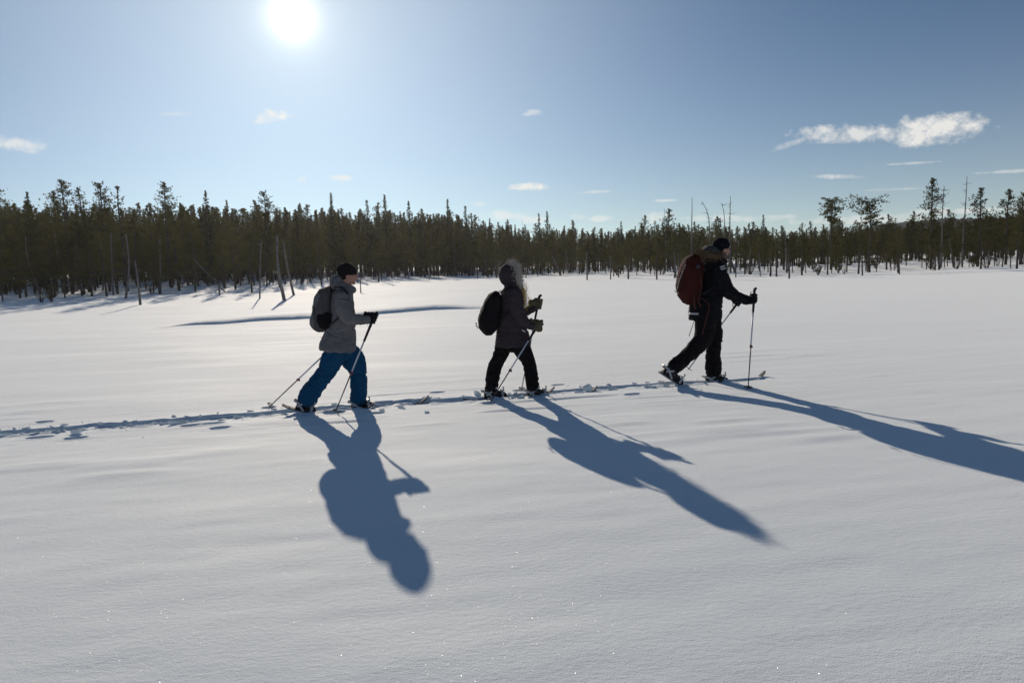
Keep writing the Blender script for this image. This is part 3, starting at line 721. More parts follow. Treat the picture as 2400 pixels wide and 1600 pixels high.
for i in range(230):
    u_ = rb.uniform(-1.2, U_FOOT-.1) if i > 45 else rb.uniform(-1.2, 2.6); q = rb.random()
    if vnoise(np.array([u_*1.3]), np.array([0.]), s=90)[0] < -.35 and rb.random() < .8: continue
    w0 = wobv(u_)
    if q < .62:   v_ = w0-.135-abs(rb.gauss(0, .035)); sz = (rb.uniform(.05, .19), rb.uniform(.02, .045), rb.uniform(.03, .07)); z = rb.uniform(-.014, .010)
    elif q < .85: v_ = w0+rb.uniform(-.10, .10); sz = (rb.uniform(.04, .12), rb.uniform(.03, .06), rb.uniform(.02, .05)); z = -.045
    else:         v_ = w0+.14+abs(rb.gauss(0, .05)); sz = (rb.uniform(.03, .10), rb.uniform(.02, .05), rb.uniform(.02, .045)); z = .004
    place_block(u_, v_, z, *sz, rb.uniform(-.5, .9))
for px, py, sx, sy, sz in ((1372, 909, .20, .10, .07), (1120, 925, .13, .08, .07), (1004, 936, .20, .10, .05), (180, 1016, .15, .08, .07), (415, 993, .2, .06, .07), (1000, 966, .06, .04, .03), (895, 962, .07, .04, .03), (940, 956, .10, .05, .035)):
    p = on_ground(px, py); u_, v_ = uv(p); place_block(u_, v_, sz*.2, sx, sy, sz, .1)
V, Fc = [], []
for i in range(420):
    u_ = rb.uniform(-1.5, U_FOOT+.3); v_ = wobv(u_)+rb.choice((-1, -1, 1))*(.12+abs(rb.gauss(0, .16))); p = PO+PU*u_-PN*v_; r_ = rb.uniform(.004, .014); k = len(V)
    V += [(p.x+rb.uniform(-1, 1)*r_*1.4, p.y+rb.uniform(-1, 1)*r_*1.4, rb.uniform(-.5, 1)*r_) for _ in range(4)]; Fc += [(k, k+1, k+2), (k, k+3, k+1), (k+1, k+3, k+2), (k+2, k+3, k)]
cr_ = obj('snow_crumbs', mesh_np('snow_crumbs', V, Fc), M['snow_block'], g); cr_['kind'] = 'stuff'

# ------------------------------------------------------------------ the skiers
M['grey_jacket'] = mat('grey_shell_fabric', (.135, .132, .142), .9, .1, bump=(900, .15, .001), var=(6, .12))
M['blue_trousers'] = mat('blue_shell_fabric', (.006, .058, .135), .9, .1, bump=(900, .15, .001), var=(6, .12))
M['black_knit'] = mat('black_knit', (.016, .014, .015), .95, .08, bump=(260, .8, .004))
M['navy_knit'] = mat('navy_knit', (.008, .009, .014), .95, .08, bump=(260, .8, .004))
M['skin'] = mat('skin', (.36, .19, .14), .55, .4, var=(30, .12))
M['beard'] = mat('grey_beard', (.16, .13, .11), .95, .1, bump=(300, 1, .004))
M['black_glove'] = mat('black_glove', (.010, .010, .012), .85, .15, bump=(200, .4, .002))
M['plum_parka'] = mat('plum_parka_fabric', (.044, .034, .040), .9, .1, bump=(900, .15, .001), var=(6, .15))
M['black_trousers'] = mat('black_shell_fabric', (.009, .008, .010), .9, .1, bump=(800, .15, .001), var=(6, .2))
M['black_jacket'] = mat('black_jacket_fabric', (.008, .008, .011), .9, .1, bump=(800, .15, .001), var=(6, .2))
M['hood_lining'] = mat('dark_slate_fabric', (.035, .042, .055), .9, .2)
M['pale_fur'] = mat('pale_grey_fur', (.42, .38, .34), .9, .2)
M['brown_fur'] = mat('brown_fur', (.15, .10, .058), .9, .2)
M['hair'] = mat('blond_hair', (.42, .30, .08), .6, .4)
M['mitten'] = mat('olive_yellow_mitten', (.092, .078, .048), .9, .1, bump=(300, .4, .002))
M['boot'] = mat('black_boot_leather', (.018, .016, .017), .6, .35, var=(12, .3))
M['sole'] = mat('rubber', (.02, .02, .02), .8, .2)
M['strap_white'] = mat('pale_grey_strap', (.36, .37, .40), .55, .4)
M['black_strap'] = mat('black_webbing', (.015, .015, .017), .8, .2)
M['red_strap'] = mat('faded_red_webbing', (.065, .020, .017), .8, .2)
M['pack_grey'] = mat('grey_pack_nylon', (.075, .069, .074), .9, .1, bump=(700, .2, .001), var=(8, .15))
M['pack_light'] = mat('light_grey_pack_nylon', (.12, .124, .132), .8, .25, var=(8, .15))
M['pack_black'] = mat('black_pack_nylon', (.010, .009, .011), .9, .1, bump=(700, .2, .001), var=(8, .2))
M['pack_red'] = mat('dark_red_pack_nylon', (.046, .010, .009), .9, .1, bump=(700, .2, .001), var=(8, .2))
M['reflect'] = mat('reflective_tape', (.45, .45, .47), .45, .4)
M['badge'] = mat('pale_badge', (.5, .5, .52), .6, .3)
M['alu'] = mat('silver_aluminium', (.50, .53, .60), .5, .4, metal=.15)
M['dark_alu'] = mat('dark_purple_shaft', (.030, .020, .028), .4, .5)
M['grip'] = mat('black_grip_foam', (.012, .012, .02), .7, .3)
M['red_clamp'] = mat('red_clamp_plastic', (.16, .02, .04), .45, .4)
M['ski'] = mat('dark_ski_top', (.075, .078, .085), .75, .15)
M['ski_edge'] = mat('pale_ski_base', (.16, .16, .17), .75, .15)

class Fig:
    """a skier's own upright plane: traced outline points are put on it at a lateral offset n (towards the camera)"""
    def __init__(s, ox, oy, sc, foot):
        s.ox, s.oy, s.sc = ox, oy, sc; s.base = s.P(*foot, 0); s.base.z = 0
    def pix(s, cx, cy): return s.ox+cx/s.sc, s.oy+cy/s.sc
    def P(s, cx, cy, n=0.):
        d = ray(*s.pix(cx, cy)); t = (n-(CAM-PO).dot(PN))/d.dot(PN); return CAM+d*t
    def G(s, cx, cy, z=0.): return on_ground(*s.pix(cx, cy), z)
    def m(s, p, h): return h/s.sc/F*((p-CAM).dot(fwd))
    def limb(s, spec, k=14, ex=2.0, dome=True, mul=1.):
        """spec rows: cx, cy, n, half width (traced), lateral half width (m) -> closed lofted body piece"""
        C = [s.P(r[0], r[1], r[2]) for r in spec]; rings = []
        for i, r in enumerate(spec):
            t = (C[min(i+1, len(C)-1)]-C[max(i-1, 0)]); t = t-PN*t.dot(PN)*.0; t.normalize()
            a = t.cross(PN).normalized(); b = a.cross(t).normalized(); ha = s.m(C[i], r[3])*mul; hb = r[4]*mul
            ring = []
            for j in range(k):
                q = 2*math.pi*j/k; c_, s_ = math.cos(q), math.sin(q)
                ring.append(C[i]+a*(math.copysign(abs(c_)**(2/ex), c_)*ha)+b*(math.copysign(abs(s_)**(2/ex), s_)*hb))
            rings.append(ring)
        if dome:
            for end in (0, -1):
                c = C[end]; o_ = C[1] if end == 0 else C[-2]; d = (c-o_).normalized(); r_ = s.m(c, spec[end][3])*.45*mul
                new = [c+d*r_+(p-c)*.55 for p in rings[end]]
                rings = [new]+rings if end == 0 else rings+[new]
        return loft(rings)
    def loc(s, part): return [v-s.base for v in part[0]], part[1]
    def part(s, name, parts, mt, parent, vox=None, sm=4, wr=None, extra=None):
        parts = [s.loc(p) for p in parts]
        me = remesh(parts, vox, sm) if vox else mesh_py(name, *join(parts))
        if wr: wrinkle(me, *wr, extra=extra)
        me.name = name
        return obj(name, me, mt, parent)
def ball(c, rx, ry, rz, ax=None, n=10, mrow=8):
    """ellipsoid with half axes along (PU, PN, up) or given axes"""
    a, b, u = ax or (PU, PN, Vector((0, 0, 1))); rings = []
    for i in range(1, mrow):
        th = math.pi*i/mrow
        rings.append([c+a*(rx*math.sin(th)*math.cos(q))+b*(ry*math.sin(th)*math.sin(q))+u*(rz*math.cos(th)) for q in [2*math.pi*j/n for j in range(n)]])
    return loft(rings)
def ribbon(pts, w, t, side):
    """flat strap along points, w wide along the side vector and t thick"""
    rings = []
    pts = [Vector(p) for p in pts]
    for i, p in enumerate(pts):
        d = (pts[min(i+1, len(pts)-1)]-pts[max(i-1, 0)]).normalized(); a = (side-d*side.dot(d)).normalized(); b = d.cross(a)
        rings.append([p+a*w/2+b*t/2, p-a*w/2+b*t/2, p-a*w/2-b*t/2, p+a*w/2-b*t/2])
    return loft(rings)
def fur(name, V0, D0, L, W, mt, parent, seed, per=5):
    r = np.random.default_rng(seed); V, Fc = blades(np.array([tuple(v) for v in V0]), np.array([tuple(d) for d in D0]), np.full(len(V0), L), W, per, r)
    return obj(name, mesh_np(name, V, Fc), mt, parent)

def gripping_hand(c, axis, palm_dir, mitten=False, r=.020, g=1.28):
    """glove closed round a pole: c = point on the pole axis, axis = pole direction (up), palm_dir = from the pole back to the wrist"""
    axis = axis.normalized(); b = (palm_dir-axis*palm_dir.dot(axis)).normalized(); s_ = axis.cross(b).normalized(); parts = []
    parts.append(ball(c+b*.045*g-axis*.004, .040*g, .028*g, .048*g, (b, s_, axis)))                      # palm
    parts.append(tube([c+b*.045, c+b*.085, c+b*.125], [.040, .040, .044], 10))                 # wrist
    for k in range(4):
        h = (.040-.026*k)*g; rr = (.0125 if not mitten else .017)*g; ln = (1.0, 1.12, 1.05, .85)[k]
        pts = []
        for j in range(7):
            q = -.5+ln*4.0*j/6
            pts.append(c+axis*h+(b*math.cos(q)+s_*math.sin(q))*(r+rr*.9+(0 if 0 < j < 6 else .004)))
        parts.append(tube(pts, [rr*1.05, rr*1.1, rr, rr*1.05, rr*.95, rr*.9, rr*.75], 8))
    # thumb leaves the side of the palm and closes the other way round
    th = []
    for j in range(5):
        q = .6-2.6*j/4; th.append(c+axis*(.030+.018*j/4)*g+(b*math.cos(q)+s_*math.sin(q))*(r+.016+(.012 if j == 0 else 0)))
    parts.append(tube(th, [.021, .020, .018, .016, .012], 8))
    return parts
def ski_pole(fig, top, knee, tip, label, nick, split1=.25, split2=.62, lie=False, basket_up=.035):
    """trekking pole: grip with hooked head, silver upper shaft, clamp, dark lower shaft, star basket"""
    top, tip = Vector(top), Vector(tip); ax = (top-tip).normalized(); L = (top-tip).length; base = tip.copy()
    e = empty('hiking_pole', base, label, 'hiking pole', 'hiking poles'); lc = lambda pr: ([v-base for v in pr[0]], pr[1])
    A = lambda t: top-ax*(L*t)
    fw = (PU-ax*PU.dot(ax)).normalized()
    def pt(n, parts, mt): return obj(n, mesh_py(n, *join([lc(q) for q in parts])), mt, e)
    pt('upper_shaft', [tube([A(split1-.01), A(split2+.02)], [.0095, .009], 10)], M['alu'])
    pt('lower_shaft', [tube([A(split2), tip+ax*.02], [.0078, .0062], 10)], M['dark_alu'])
    gr = [tube([A(0)+fw*.030-ax*.006, A(0)+fw*.016+ax*.004, A(.012), A(.035), A(.06), A(.09), A(.10), A(.17), A(split1)], [.009, .016, .019, .0165, .0175, .0165, .018, .0155, .0135], 12)]
    pt('grip', gr, M['grip'])
    pt('clamp', [tube([A(split2-.012), A(split2), A(split2+.016)], [.0135, .015, .0125], 10), ball(A(split2)+fw*.016, .012, .008, .014)], M['red_clamp'])
    bc = tip+ax*basket_up; s1 = ax.cross(PN).normalized(); s2 = ax.cross(s1).normalized(); rim = [bc+s1*(math.cos(q)*.048)+s2*(math.sin(q)*.048) for q in [2*math.pi*j/16 for j in range(17)]]
    bk = [tube(rim, .0045, 6)]+[tube([bc+(s1*math.cos(q)+s2*math.sin(q))*.006, bc+(s1*math.cos(q)+s2*math.sin(q))*.047], .004, 6) for q in (0, 1.571, 3.142, 4.712)]
    pt('basket', bk, M['dark_alu']); pt('tip', [tube([tip+ax*.03, tip], [.006, .003], 8)], M['alu'])
    st = [A(.02), A(.05)-fw*.05, A(.12)-fw*.055, A(.15)-fw*.02]; pt('wrist_strap', [ribbon(st, .018, .003, PN)], M['black_strap'])
    return e
def ski(fig, heel, toe, tip_px, n, label, tilt=0., tail=.28, zb=None):
    """short broad ski under the boot; heel and toe are 3D points of the sole, the tip rises out of the snow ahead"""
    heel, toe = Vector(heel), Vector(toe); d = (toe-heel).normalized(); L = (toe-heel).length; upv = PN.cross(d).normalized()
    if upv.z < 0: upv = -upv
    side = d.cross(upv).normalized()
    tipw = Vector(tip_px); base = heel.copy()
    e = empty('short_ski', base, label, 'ski', 'short skis'); ls = []
    low = upv*-.030
    pts = [heel-d*tail+low+upv*.012, heel-d*(tail*.6)+low, heel+low, heel.lerp(toe, .5)+low, toe+low]
    flat = Vector((PU.x, PU.y, 0)).normalized()
    q = toe+low; L2 = (tipw-q).dot(flat)
    for t in (.25, .5, .72, .85, .95, 1.0):
        z = q.z*(1-min(1, t*2.5))+(-.055)*min(1, t*2.5); z += max(0, (t-.62)/.38)**2*(tipw.z+.055); p = q+flat*(L2*t); p.z = z if tilt == 0 or t > .4 else q.z+(z-q.z)*min(1, t*2.5); pts.append(p)
    wd = [.07, .09, .095, .095, .095, .095, .095, .095, .085, .06, .028]
    r1, r2 = [], []
    for i, p in enumerate(pts):
        t_ = (pts[min(i+1, len(pts)-1)]-pts[max(i-1, 0)]).normalized(); b = side; a = b.cross(t_).normalized()
        if a.z < 0: a = -a
        w = wd[i]/2; h = .007
        r1.append([p+b*w+a*h, p-b*w+a*h, p-b*w-a*.0, p+b*w-a*.0]); r2.append([p+b*(w+.002)-a*.001, p-b*(w+.002)-a*.001, p-b*(w+.002)-a*.007, p+b*(w+.002)-a*.007])
    lc = lambda pr: ([v-base for v in pr[0]], pr[1])
    obj('board', mesh_py('board', *lc(loft(r1)), smooth=False), M['ski'], e); obj('running_base', mesh_py('base', *lc(loft(r2)), smooth=False), M['ski_edge'], e)
    obj('binding_plate', mesh_py('plate', *lc(loft([[p+side*.045+low+upv*.008, p-side*.045+low+upv*.008, p-side*.045+low+upv*.016, p+side*.045+low+upv*.016] for p in (heel-d*.01, heel.lerp(toe, .5), toe)])), smooth=False), M['sole'], e)
    def arch(p, h, back, w=.026):
        return [p+side*.058+low+upv*.012, p+side*.060+upv*h*.55-d*back*.5, p+side*.035+upv*h-d*back, p-side*.035+upv*h-d*back, p-side*.060+upv*h*.55-d*back*.5, p-side*.058+low+upv*.012]
    tp = heel.lerp(toe, .80)
    obj('toe_strap', mesh_py('toe_strap', *lc(ribbon(arch(tp, .085, .01), .030, .004, d)), smooth=False), M['strap_white'], e)
    hs = [heel.lerp(toe, .42)+side*.062+low+upv*.01, heel.lerp(toe, .10)+side*.064+upv*.055, heel-d*.045+side*.03+upv*.075, heel-d*.045-side*.03+upv*.075, heel.lerp(toe, .10)-side*.064+upv*.055, heel.lerp(toe, .42)-side*.062+low+upv*.01]
    obj('heel_strap', mesh_py('heel_strap', *lc(ribbon(hs, .024, .004, upv)), smooth=False), M['strap_white'], e)
    lv = [heel.lerp(toe, .05)+side*.066+upv*.02, heel.lerp(toe, .30)+side*.068+upv*.075, heel.lerp(toe, .52)+side*.070+upv*.125]
    obj('lever', mesh_py('lever', *lc(ribbon(lv, .022, .006, upv+d*-.6)), smooth=False), M['strap_white'], e)
    bk = heel.lerp(toe, .84)
    obj('buckle', mesh_py('buckle', *lc(join([tube([bk+side*.045+upv*.075, bk+side*.045+upv*.115-d*.006], [.010, .006], 8), ball(bk+side*.045+upv*.118-d*.006, .013, .010, .010, (d, side, upv))]))), M['strap_white'], e)
    return e
def boot(fig, heel, toe, ank, n, parent):
    """winter boot: sole along heel-toe, shaft up to the ankle point"""
    heel, toe, ank = Vector(heel), Vector(toe), Vector(ank); d = (toe-heel).normalized(); u = PN.cross(d).normalized(); u = u if u.z > 0 else -u
    L = (toe-heel).length; sd = d.cross(u); rings = []
    prof = [(-.02, .030, .07), (.03, .040, .10), (.18, .043, .105), (.38, .044, .100), (.55, .046, .085), (.72, .049, .068), (.88, .045, .055), (.98, .034, .04), (1.02, .02, .022)]
    for t, w, h in prof:
        c = heel+d*(L*t)
        rings.append([c+sd*(w*math.cos(q))+u*(h*.5+h*.5*math.sin(q)) for q in [2*math.pi*j/12 for j in range(12)]])
    parts = [loft(rings), tube([heel+d*(L*.22)+u*.04, heel+d*(L*.22)+u*.10, ank], [.052, .055, .062], 12)]
    b = fig.part('boot', parts, M['boot'], parent, .010, 3)
    so_ = []
    for t, w, h in prof:
        c = heel+d*(L*t*1.01); w = w+.004
        so_.append([c+sd*w+u*.012, c-sd*w+u*.012, c-sd*w-u*.012, c+sd*w-u*.012])
    o = obj('sole', mesh_py('sole', *fig.loc(loft(so_)), smooth=False), M['sole'], b)
    ls_ = [heel+d*(L*.55)+u*.085+sd*.045, heel+d*(L*.45)+u*.10+sd*.05]
    return b
def head(fig, c, r, fdir, parent, body_parts, yaw=0.):
    """skull, jaw, nose, brow, lips and ears as pieces of the one body mesh"""
    f = fdir.normalized(); s_ = PN; u = f.cross(s_).normalized(); u = u if u.z > 0 else -u; ax = (f, s_, u)
    body_parts += [ball(c+u*.015*r/.1, r*1.0, r*.80, r*1.05, ax, 14, 10), ball(c+f*.28*r-u*.55*r, r*.62, r*.60, r*.62, ax, 12, 8),
        ball(c+f*.62*r-u*1.0*r, r*.25, r*.28, r*.2, ax), ball(c+f*1.02*r-u*.28*r, r*.16, r*.13, r*.17, ax), tube([c+f*.93*r+u*.12*r, c+f*1.10*r-u*.26*r], [r*.08, r*.13], 8),
        ball(c+f*.86*r+u*.20*r, r*.14, r*.55, r*.1, ax), ball(c+f*.88*r-u*.62*r, r*.12, r*.26, r*.09, ax), ball(c+f*.62*r+s_*.42*r-u*.2*r, r*.25, r*.25, r*.22, ax), ball(c+f*.62*r-s_*.42*r-u*.2*r, r*.25, r*.25, r*.22, ax)]
    for k in (-1, 1): body_parts.append(ball(c+s_*(k*.80*r)-u*.12*r-f*.05*r, r*.2, r*.08, r*.3, ax))
    return ax
def eyes(fig, c, r, ax, parent):
    f, s_, u = ax
    for k in (-1, 1):
        obj('eye', mesh_py('eye', *fig.loc(ball(c+f*.86*r+s_*(k*.36*r)+u*.02*r, r*.10, r*.13, r*.08, ax))), M['black_knit'], parent)

# ============ skier in the grey jacket and blue trousers (last in line)
A_ = Fig(600, 580, 3.7325, (690, 1430))
P1 = empty('person', A_.base, 'person in grey jacket and bright blue trousers, last in the line, striding', 'person', 'skiers walking in line')
tors = [(745,330,0,62,.09),(752,370,0,84,.15),(752,410,0,90,.185),(752,480,0,98,.18),(757,580,0,104,.172),(748,680,0,116,.172),(738,760,0,132,.18),(724,830,0,148,.205),(713,880,0,156,.218),(712,902,0,152,.218)]
armR = [(748,415,.17,52,.075),(752,480,.215,66,.075),(775,560,.235,70,.075),(808,620,.235,60,.068),(860,630,.22,46,.058),(920,630,.20,42,.052),(985,632,.18,40,.048)]
armL = [(742,415,-.17,52,.075),(730,490,-.215,64,.072),(712,580,-.24,60,.066),(700,660,-.26,50,.058),(700,740,-.27,44,.052),(704,800,-.28,38,.046)]
legF = [(790,860,-.08,68,.09),(815,920,-.09,90,.105),(848,980,-.10,104,.112),(885,1050,-.10,80,.10),(900,1120,-.10,68,.09),(898,1200,-.10,69,.088),(896,1290,-.10,70,.09),(892,1350,-.10,64,.088)]
legB = [(700,860,.08,70,.09),(684,930,.09,92,.106),(660,1000,.10,92,.11),(622,1080,.10,78,.10),(570,1150,.10,74,.092),(515,1220,.10,80,.092),(468,1290,.10,88,.095),(438,1345,.10,78,.09)]
hc = A_.P(803, 235, 0); hr = .102
bp = []; ax1 = head(A_, hc, hr, PU+Vector((0, 0, -.05)), P1, bp)
bp += [tube([hc+Vector((0, 0, -.06))-PU*.02, A_.P(765, 350, 0)], [.058, .07], 12), A_.limb(tors[:-3], 14, mul=.7), A_.limb(armR, 10, mul=.62), A_.limb(armL, 10, mul=.62), A_.limb(legF, 10, mul=.62), A_.limb(legB, 10, mul=.62)]
bd = A_.part('body', bp, M['skin'], P1, .0085, 3); eyes(A_, hc, hr, ax1, bd)
collar = [A_.limb([(752,352,0,80,.12),(760,330,0,72,.105),(768,305,0,60,.092)], dome=False), A_.limb([(730,345,0,50,.10),(790,352,0,46,.085),(840,372,0,34,.06),(862,368,0,20,.05)]),
          A_.limb([(702,350,0,46,.125),(702,312,0,52,.115),(714,280,0,46,.10),(732,258,0,30,.085)], ex=2.3)]
A_.part('jacket', [A_.limb(tors, 18, dome=False), A_.limb(armR), A_.limb(armL)]+collar, M['grey_jacket'], P1, .009, 4, (.010, 8, 8, 17, 3))
A_.part('trousers', [A_.limb(legF), A_.limb(legB), A_.limb([(740,860,0,105,.14),(748,915,0,110,.135),(752,955,0,70,.085)])], M['blue_trousers'], P1, .009, 4, (.011, 9, 9, 14, 11))
# knitted hat with a turned edge
f, s_, u = ax1
A_.part('knitted_hat', [A_.limb([(770,138,0,30,.07),(774,150,0,44,.08),(783,170,0,62,.09),(792,195,0,78,.098),(799,220,0,84,.10),(801,243,0,80,.102)], 16, ex=2.5, dome=False), ball(hc+u*.05-f*.02, .112, .098, .09, ax1, 14, 8), A_.limb([(764,146,0,22,.045),(766,175,0,44,.07)], 12),
        ball(hc-f*.045-u*.015, .075, .092, .06, ax1)], M['black_knit'], P1, .008, 3)
# poles in hand
t1, b1 = A_.P(1048, 566, .17), A_.G(690, 1450, -.01)
pax = (t1-b1).normalized(); hp = t1-pax*.075
ski_pole(A_, t1, None, b1, 'hiking pole planted by the leading glove of the grey jacket', '', .29, .60)
wr = A_.P(985, 632, .18)
A_.part('glove', gripping_hand(hp, pax, wr-hp)+[tube([wr-(hp-wr)*.2, hp.lerp(wr, .45)], [.045, .036], 10)], M['black_glove'], P1, .006, 2)
t2 = A_.P(655, 880, -.27); b2 = A_.G(112, 1396, .0); pax2 = (t2-b2).normalized(); t2 = t2+pax2*.14; hp2 = t2-pax2*.08
ski_pole(A_, t2, None, b2, 'hiking pole trailing backwards behind the blue trousers', '', .2, .58)
wr2 = A_.P(704, 800, -.28)
A_.part('glove', gripping_hand(hp2, pax2, wr2-hp2)+[tube([wr2, hp2], [.042, .036], 10)], M['black_glove'], P1, .006, 2)
# boots and skis
hB, tB = A_.P(352, 1392, .10), A_.P(520, 1438, .10); hF, tF = A_.P(838, 1396, -.10), A_.P(1028, 1383, -.10)
boot(A_, hB, tB, A_.P(430, 1340, .10), .1, P1); boot(A_, hF, tF, A_.P(888, 1330, -.10), -.1, P1)
tipA, tipB = on_ground(877, 941, .055), on_ground(1006, 929, .06)
ski(A_, hB, tB, tipA, .1, 'short ski with its tail lifted under the rear boot of the blue trousers', tilt=1, tail=.16)
ski(A_, hF, tF, tipB, -.1, 'short ski under the front boot of the blue trousers')
# jacket pocket zip, drawcord and side seam
A_.part('zip', [tube([A_.P(760, 740, .205), A_.P(757, 800, .208), A_.P(762, 840, .21)], .003, 6), ball(A_.P(779, 748, .205), .007, .004, .007)], M['pack_light'], P1)
# grey backpack
def pack(fig, name, label, outline, mt, n0, halfw, extra):
    e = empty(name, fig.base+Vector((0, 0, 0)), label, 'backpack', 'backpacks'); b = fig.part('pack_body', [fig.limb(outline, 16, ex=3.0)], mt, e, .010, 4, (.005, 8, 8, 8, 21))
    return e
PK1 = pack(A_, 'backpack', 'grey daypack with black mesh side pocket on the back of the grey jacket', [(648,352,0,22,.10),(612,396,0,62,.115),(592,450,0,80,.122),(584,520,0,86,.125),(578,600,0,92,.128),(572,660,0,92,.128),(580,700,0,76,.12)], M['pack_grey'], 0, .15, None)
A_.part('front_pocket', [A_.limb([(512,568,0,18,.11),(503,620,0,30,.130),(501,665,0,30,.130),(513,702,0,20,.10)], ex=3)], M['pack_light'], PK1, .009, 3)
A_.part('top_lid', [A_.limb([(562,404,0,26,.112),(545,450,0,30,.124),(524,500,0,18,.12),(518,560,0,10,.105)], ex=3)], M['pack_light'], PK1, .009, 3)
A_.part('mesh_pocket', [A_.limb([(596,590,.120,62,.012),(594,640,.123,64,.014),(600,690,.115,50,.012)], ex=4)], M['pack_black'], PK1, .006, 2)
A_.part('grab_loop', [tube([A_.P(655, 345, 0), A_.P(645, 325, 0), A_.P(655, 312, 0), A_.P(668, 325, 0)], .007, 6)], M['black_strap'], PK1)
A_.part('shoulder_strap', [ribbon([A_.P(664, 400, .13), A_.P(690, 345, .12), A_.P(760, 350, .14), A_.P(805, 400, .15), A_.P(812, 470, .16), A_.P(770, 560, .19), A_.P(690, 640, .18), A_.P(640, 680, .15)], .045, .012, PN)], M['black_strap'], PK1)
A_.part('shoulder_strap', [ribbon([A_.P(664, 400, -.13), A_.P(690, 345, -.12), A_.P(760, 350, -.14), A_.P(805, 400, -.15), A_.P(812, 470, -.16), A_.P(770, 560, -.19), A_.P(690, 640, -.18), A_.P(640, 680, -.15)], .045, .012, PN)], M['black_strap'], PK1)
A_.part('side_strap', [ribbon([A_.P(512, 480, .10), A_.P(512, 560, .11), A_.P(495, 640, .10), A_.P(510, 715, .08)], .02, .006, PN)], M['black_strap'], PK1)
A_.part('buckle', [ball(A_.P(518, 525, .10), .016, .01, .02), ball(A_.P(482, 662, .06), .02, .02, .022), ball(A_.P(512, 714, .06), .015, .02, .014)], M['black_strap'], PK1)

# ============ skier in the hooded plum parka (middle)
B_ = Fig(1060, 580, 3.921, (560, 1360))
P2 = empty('person', B_.base, 'person in plum parka with pale fur hood and black trousers, middle of the line', 'person', 'skiers walking in line')
tors = [(545,350,0,50,.08),(548,385,0,84,.15),(548,430,0,100,.175),(548,510,0,106,.17),(548,600,0,110,.165),(550,690,0,126,.17),(552,780,0,146,.18),(558,850,0,160,.20),(558,888,0,162,.212),(558,904,0,160,.212)]
armR = [(560,405,.155,46,.066),(572,470,.195,62,.068),(592,560,.215,64,.068),(625,640,.22,58,.062),(668,690,.21,46,.056),(705,708,.20,42,.052),(740,722,.19,38,.046)]
armL = [(560,405,-.155,46,.066),(585,480,-.20,58,.066),(615,570,-.22,54,.064),(655,600,-.22,40,.055),(700,580,-.21,38,.05),(750,552,-.20,32,.044)]
legB = [(482,860,-.07,58,.085),(466,915,-.085,70,.10),(450,970,-.09,68,.098),(418,1030,-.09,62,.09),(392,1090,-.09,60,.084),(378,1160,-.09,60,.082),(366,1230,-.09,60,.083),(354,1300,-.09,58,.082)]
legF = [(612,860,.07,62,.085),(632,915,.085,82,.10),(662,970,.09,72,.098),(694,1030,.09,58,.09),(712,1090,.09,57,.084),(725,1160,.09,57,.082),(736,1230,.09,57,.083),(742,1296,.09,54,.082)]
hc = B_.P(535, 245, 0); hr = .098
bp = []; ax2 = head(B_, hc, hr, PU+Vector((0, 0, .10)), P2, bp)
bp += [tube([hc+Vector((0, 0, -.06)), B_.P(545, 370, 0)], [.055, .065], 12), B_.limb(tors[:-3], 14, mul=.7), B_.limb(armR, 10, mul=.6), B_.limb(armL, 10, mul=.6), B_.limb(legF, 10, mul=.6), B_.limb(legB, 10, mul=.6)]
bd = B_.part('body', bp, M['skin'], P2, .0085, 3); eyes(B_, hc, hr, ax2, bd)
B_.part('parka', [B_.limb(tors, 18, dome=False), B_.limb(armR), B_.limb(armL), B_.limb([(540,385,0,70,.12),(545,345,0,58,.10),(545,320,0,52,.09)])], M['plum_parka'], P2, .009, 4, (.009, 8, 8, 15, 31))
hood = [B_.limb([(505,340,0,34,.07),(498,318,0,48,.09),(494,285,0,62,.11),(492,245,0,66,.118),(500,205,0,62,.112),(515,175,0,42,.085),(525,160,0,20,.05)]), B_.limb([(545,345,0,44,.085),(548,300,0,52,.11),(550,240,0,54,.122),(548,190,0,46,.105),(545,160,0,24,.06)])]
B_.part('hood', hood, M['plum_parka'], P2, .009, 4, (.003, 9, 9, 9, 33))
# fur ruff: a ring of fur round the face opening, seen edge on
ringp, ringd = [], []
rr_ = random.Random(8); cR = [(532, 152), (560, 150), (588, 190), (600, 250), (608, 320), (622, 375)]
core = []
for k in range(220):
    t = rr_.random(); i = min(int(t*5), 4); fr_ = t*5-i; cx = cR[i][0]*(1-fr_)+cR[i+1][0]*fr_; cy = cR[i][1]*(1-fr_)+cR[i+1][1]*fr_
    wdt = .135*math.sin(math.pi*(.12+.80*t)) ; sgn = rr_.choice((-1, 1)); n_ = sgn*wdt*(rr_.random()**.3)
    ringp.append(B_.P(cx, cy, n_)-B_.base); d_ = (PU*1.0+Vector((0, 0, .55-1.0*t))+PN*(n_*6)).normalized(); ringd.append(d_)
ruff = B_.part('fur_ruff', [B_.limb([(538,150,0,22,.05),(556,152,0,30,.085),(580,195,0,38,.118),(592,250,0,40,.128),(603,315,0,34,.110),(618,372,0,22,.07)])], M['pale_fur'], P2, .009, 3, (.006, 30, 30, 30, 35))
fur('fur_tips', ringp, ringd, .042, .008, M['pale_fur'], ruff, 36, 9)
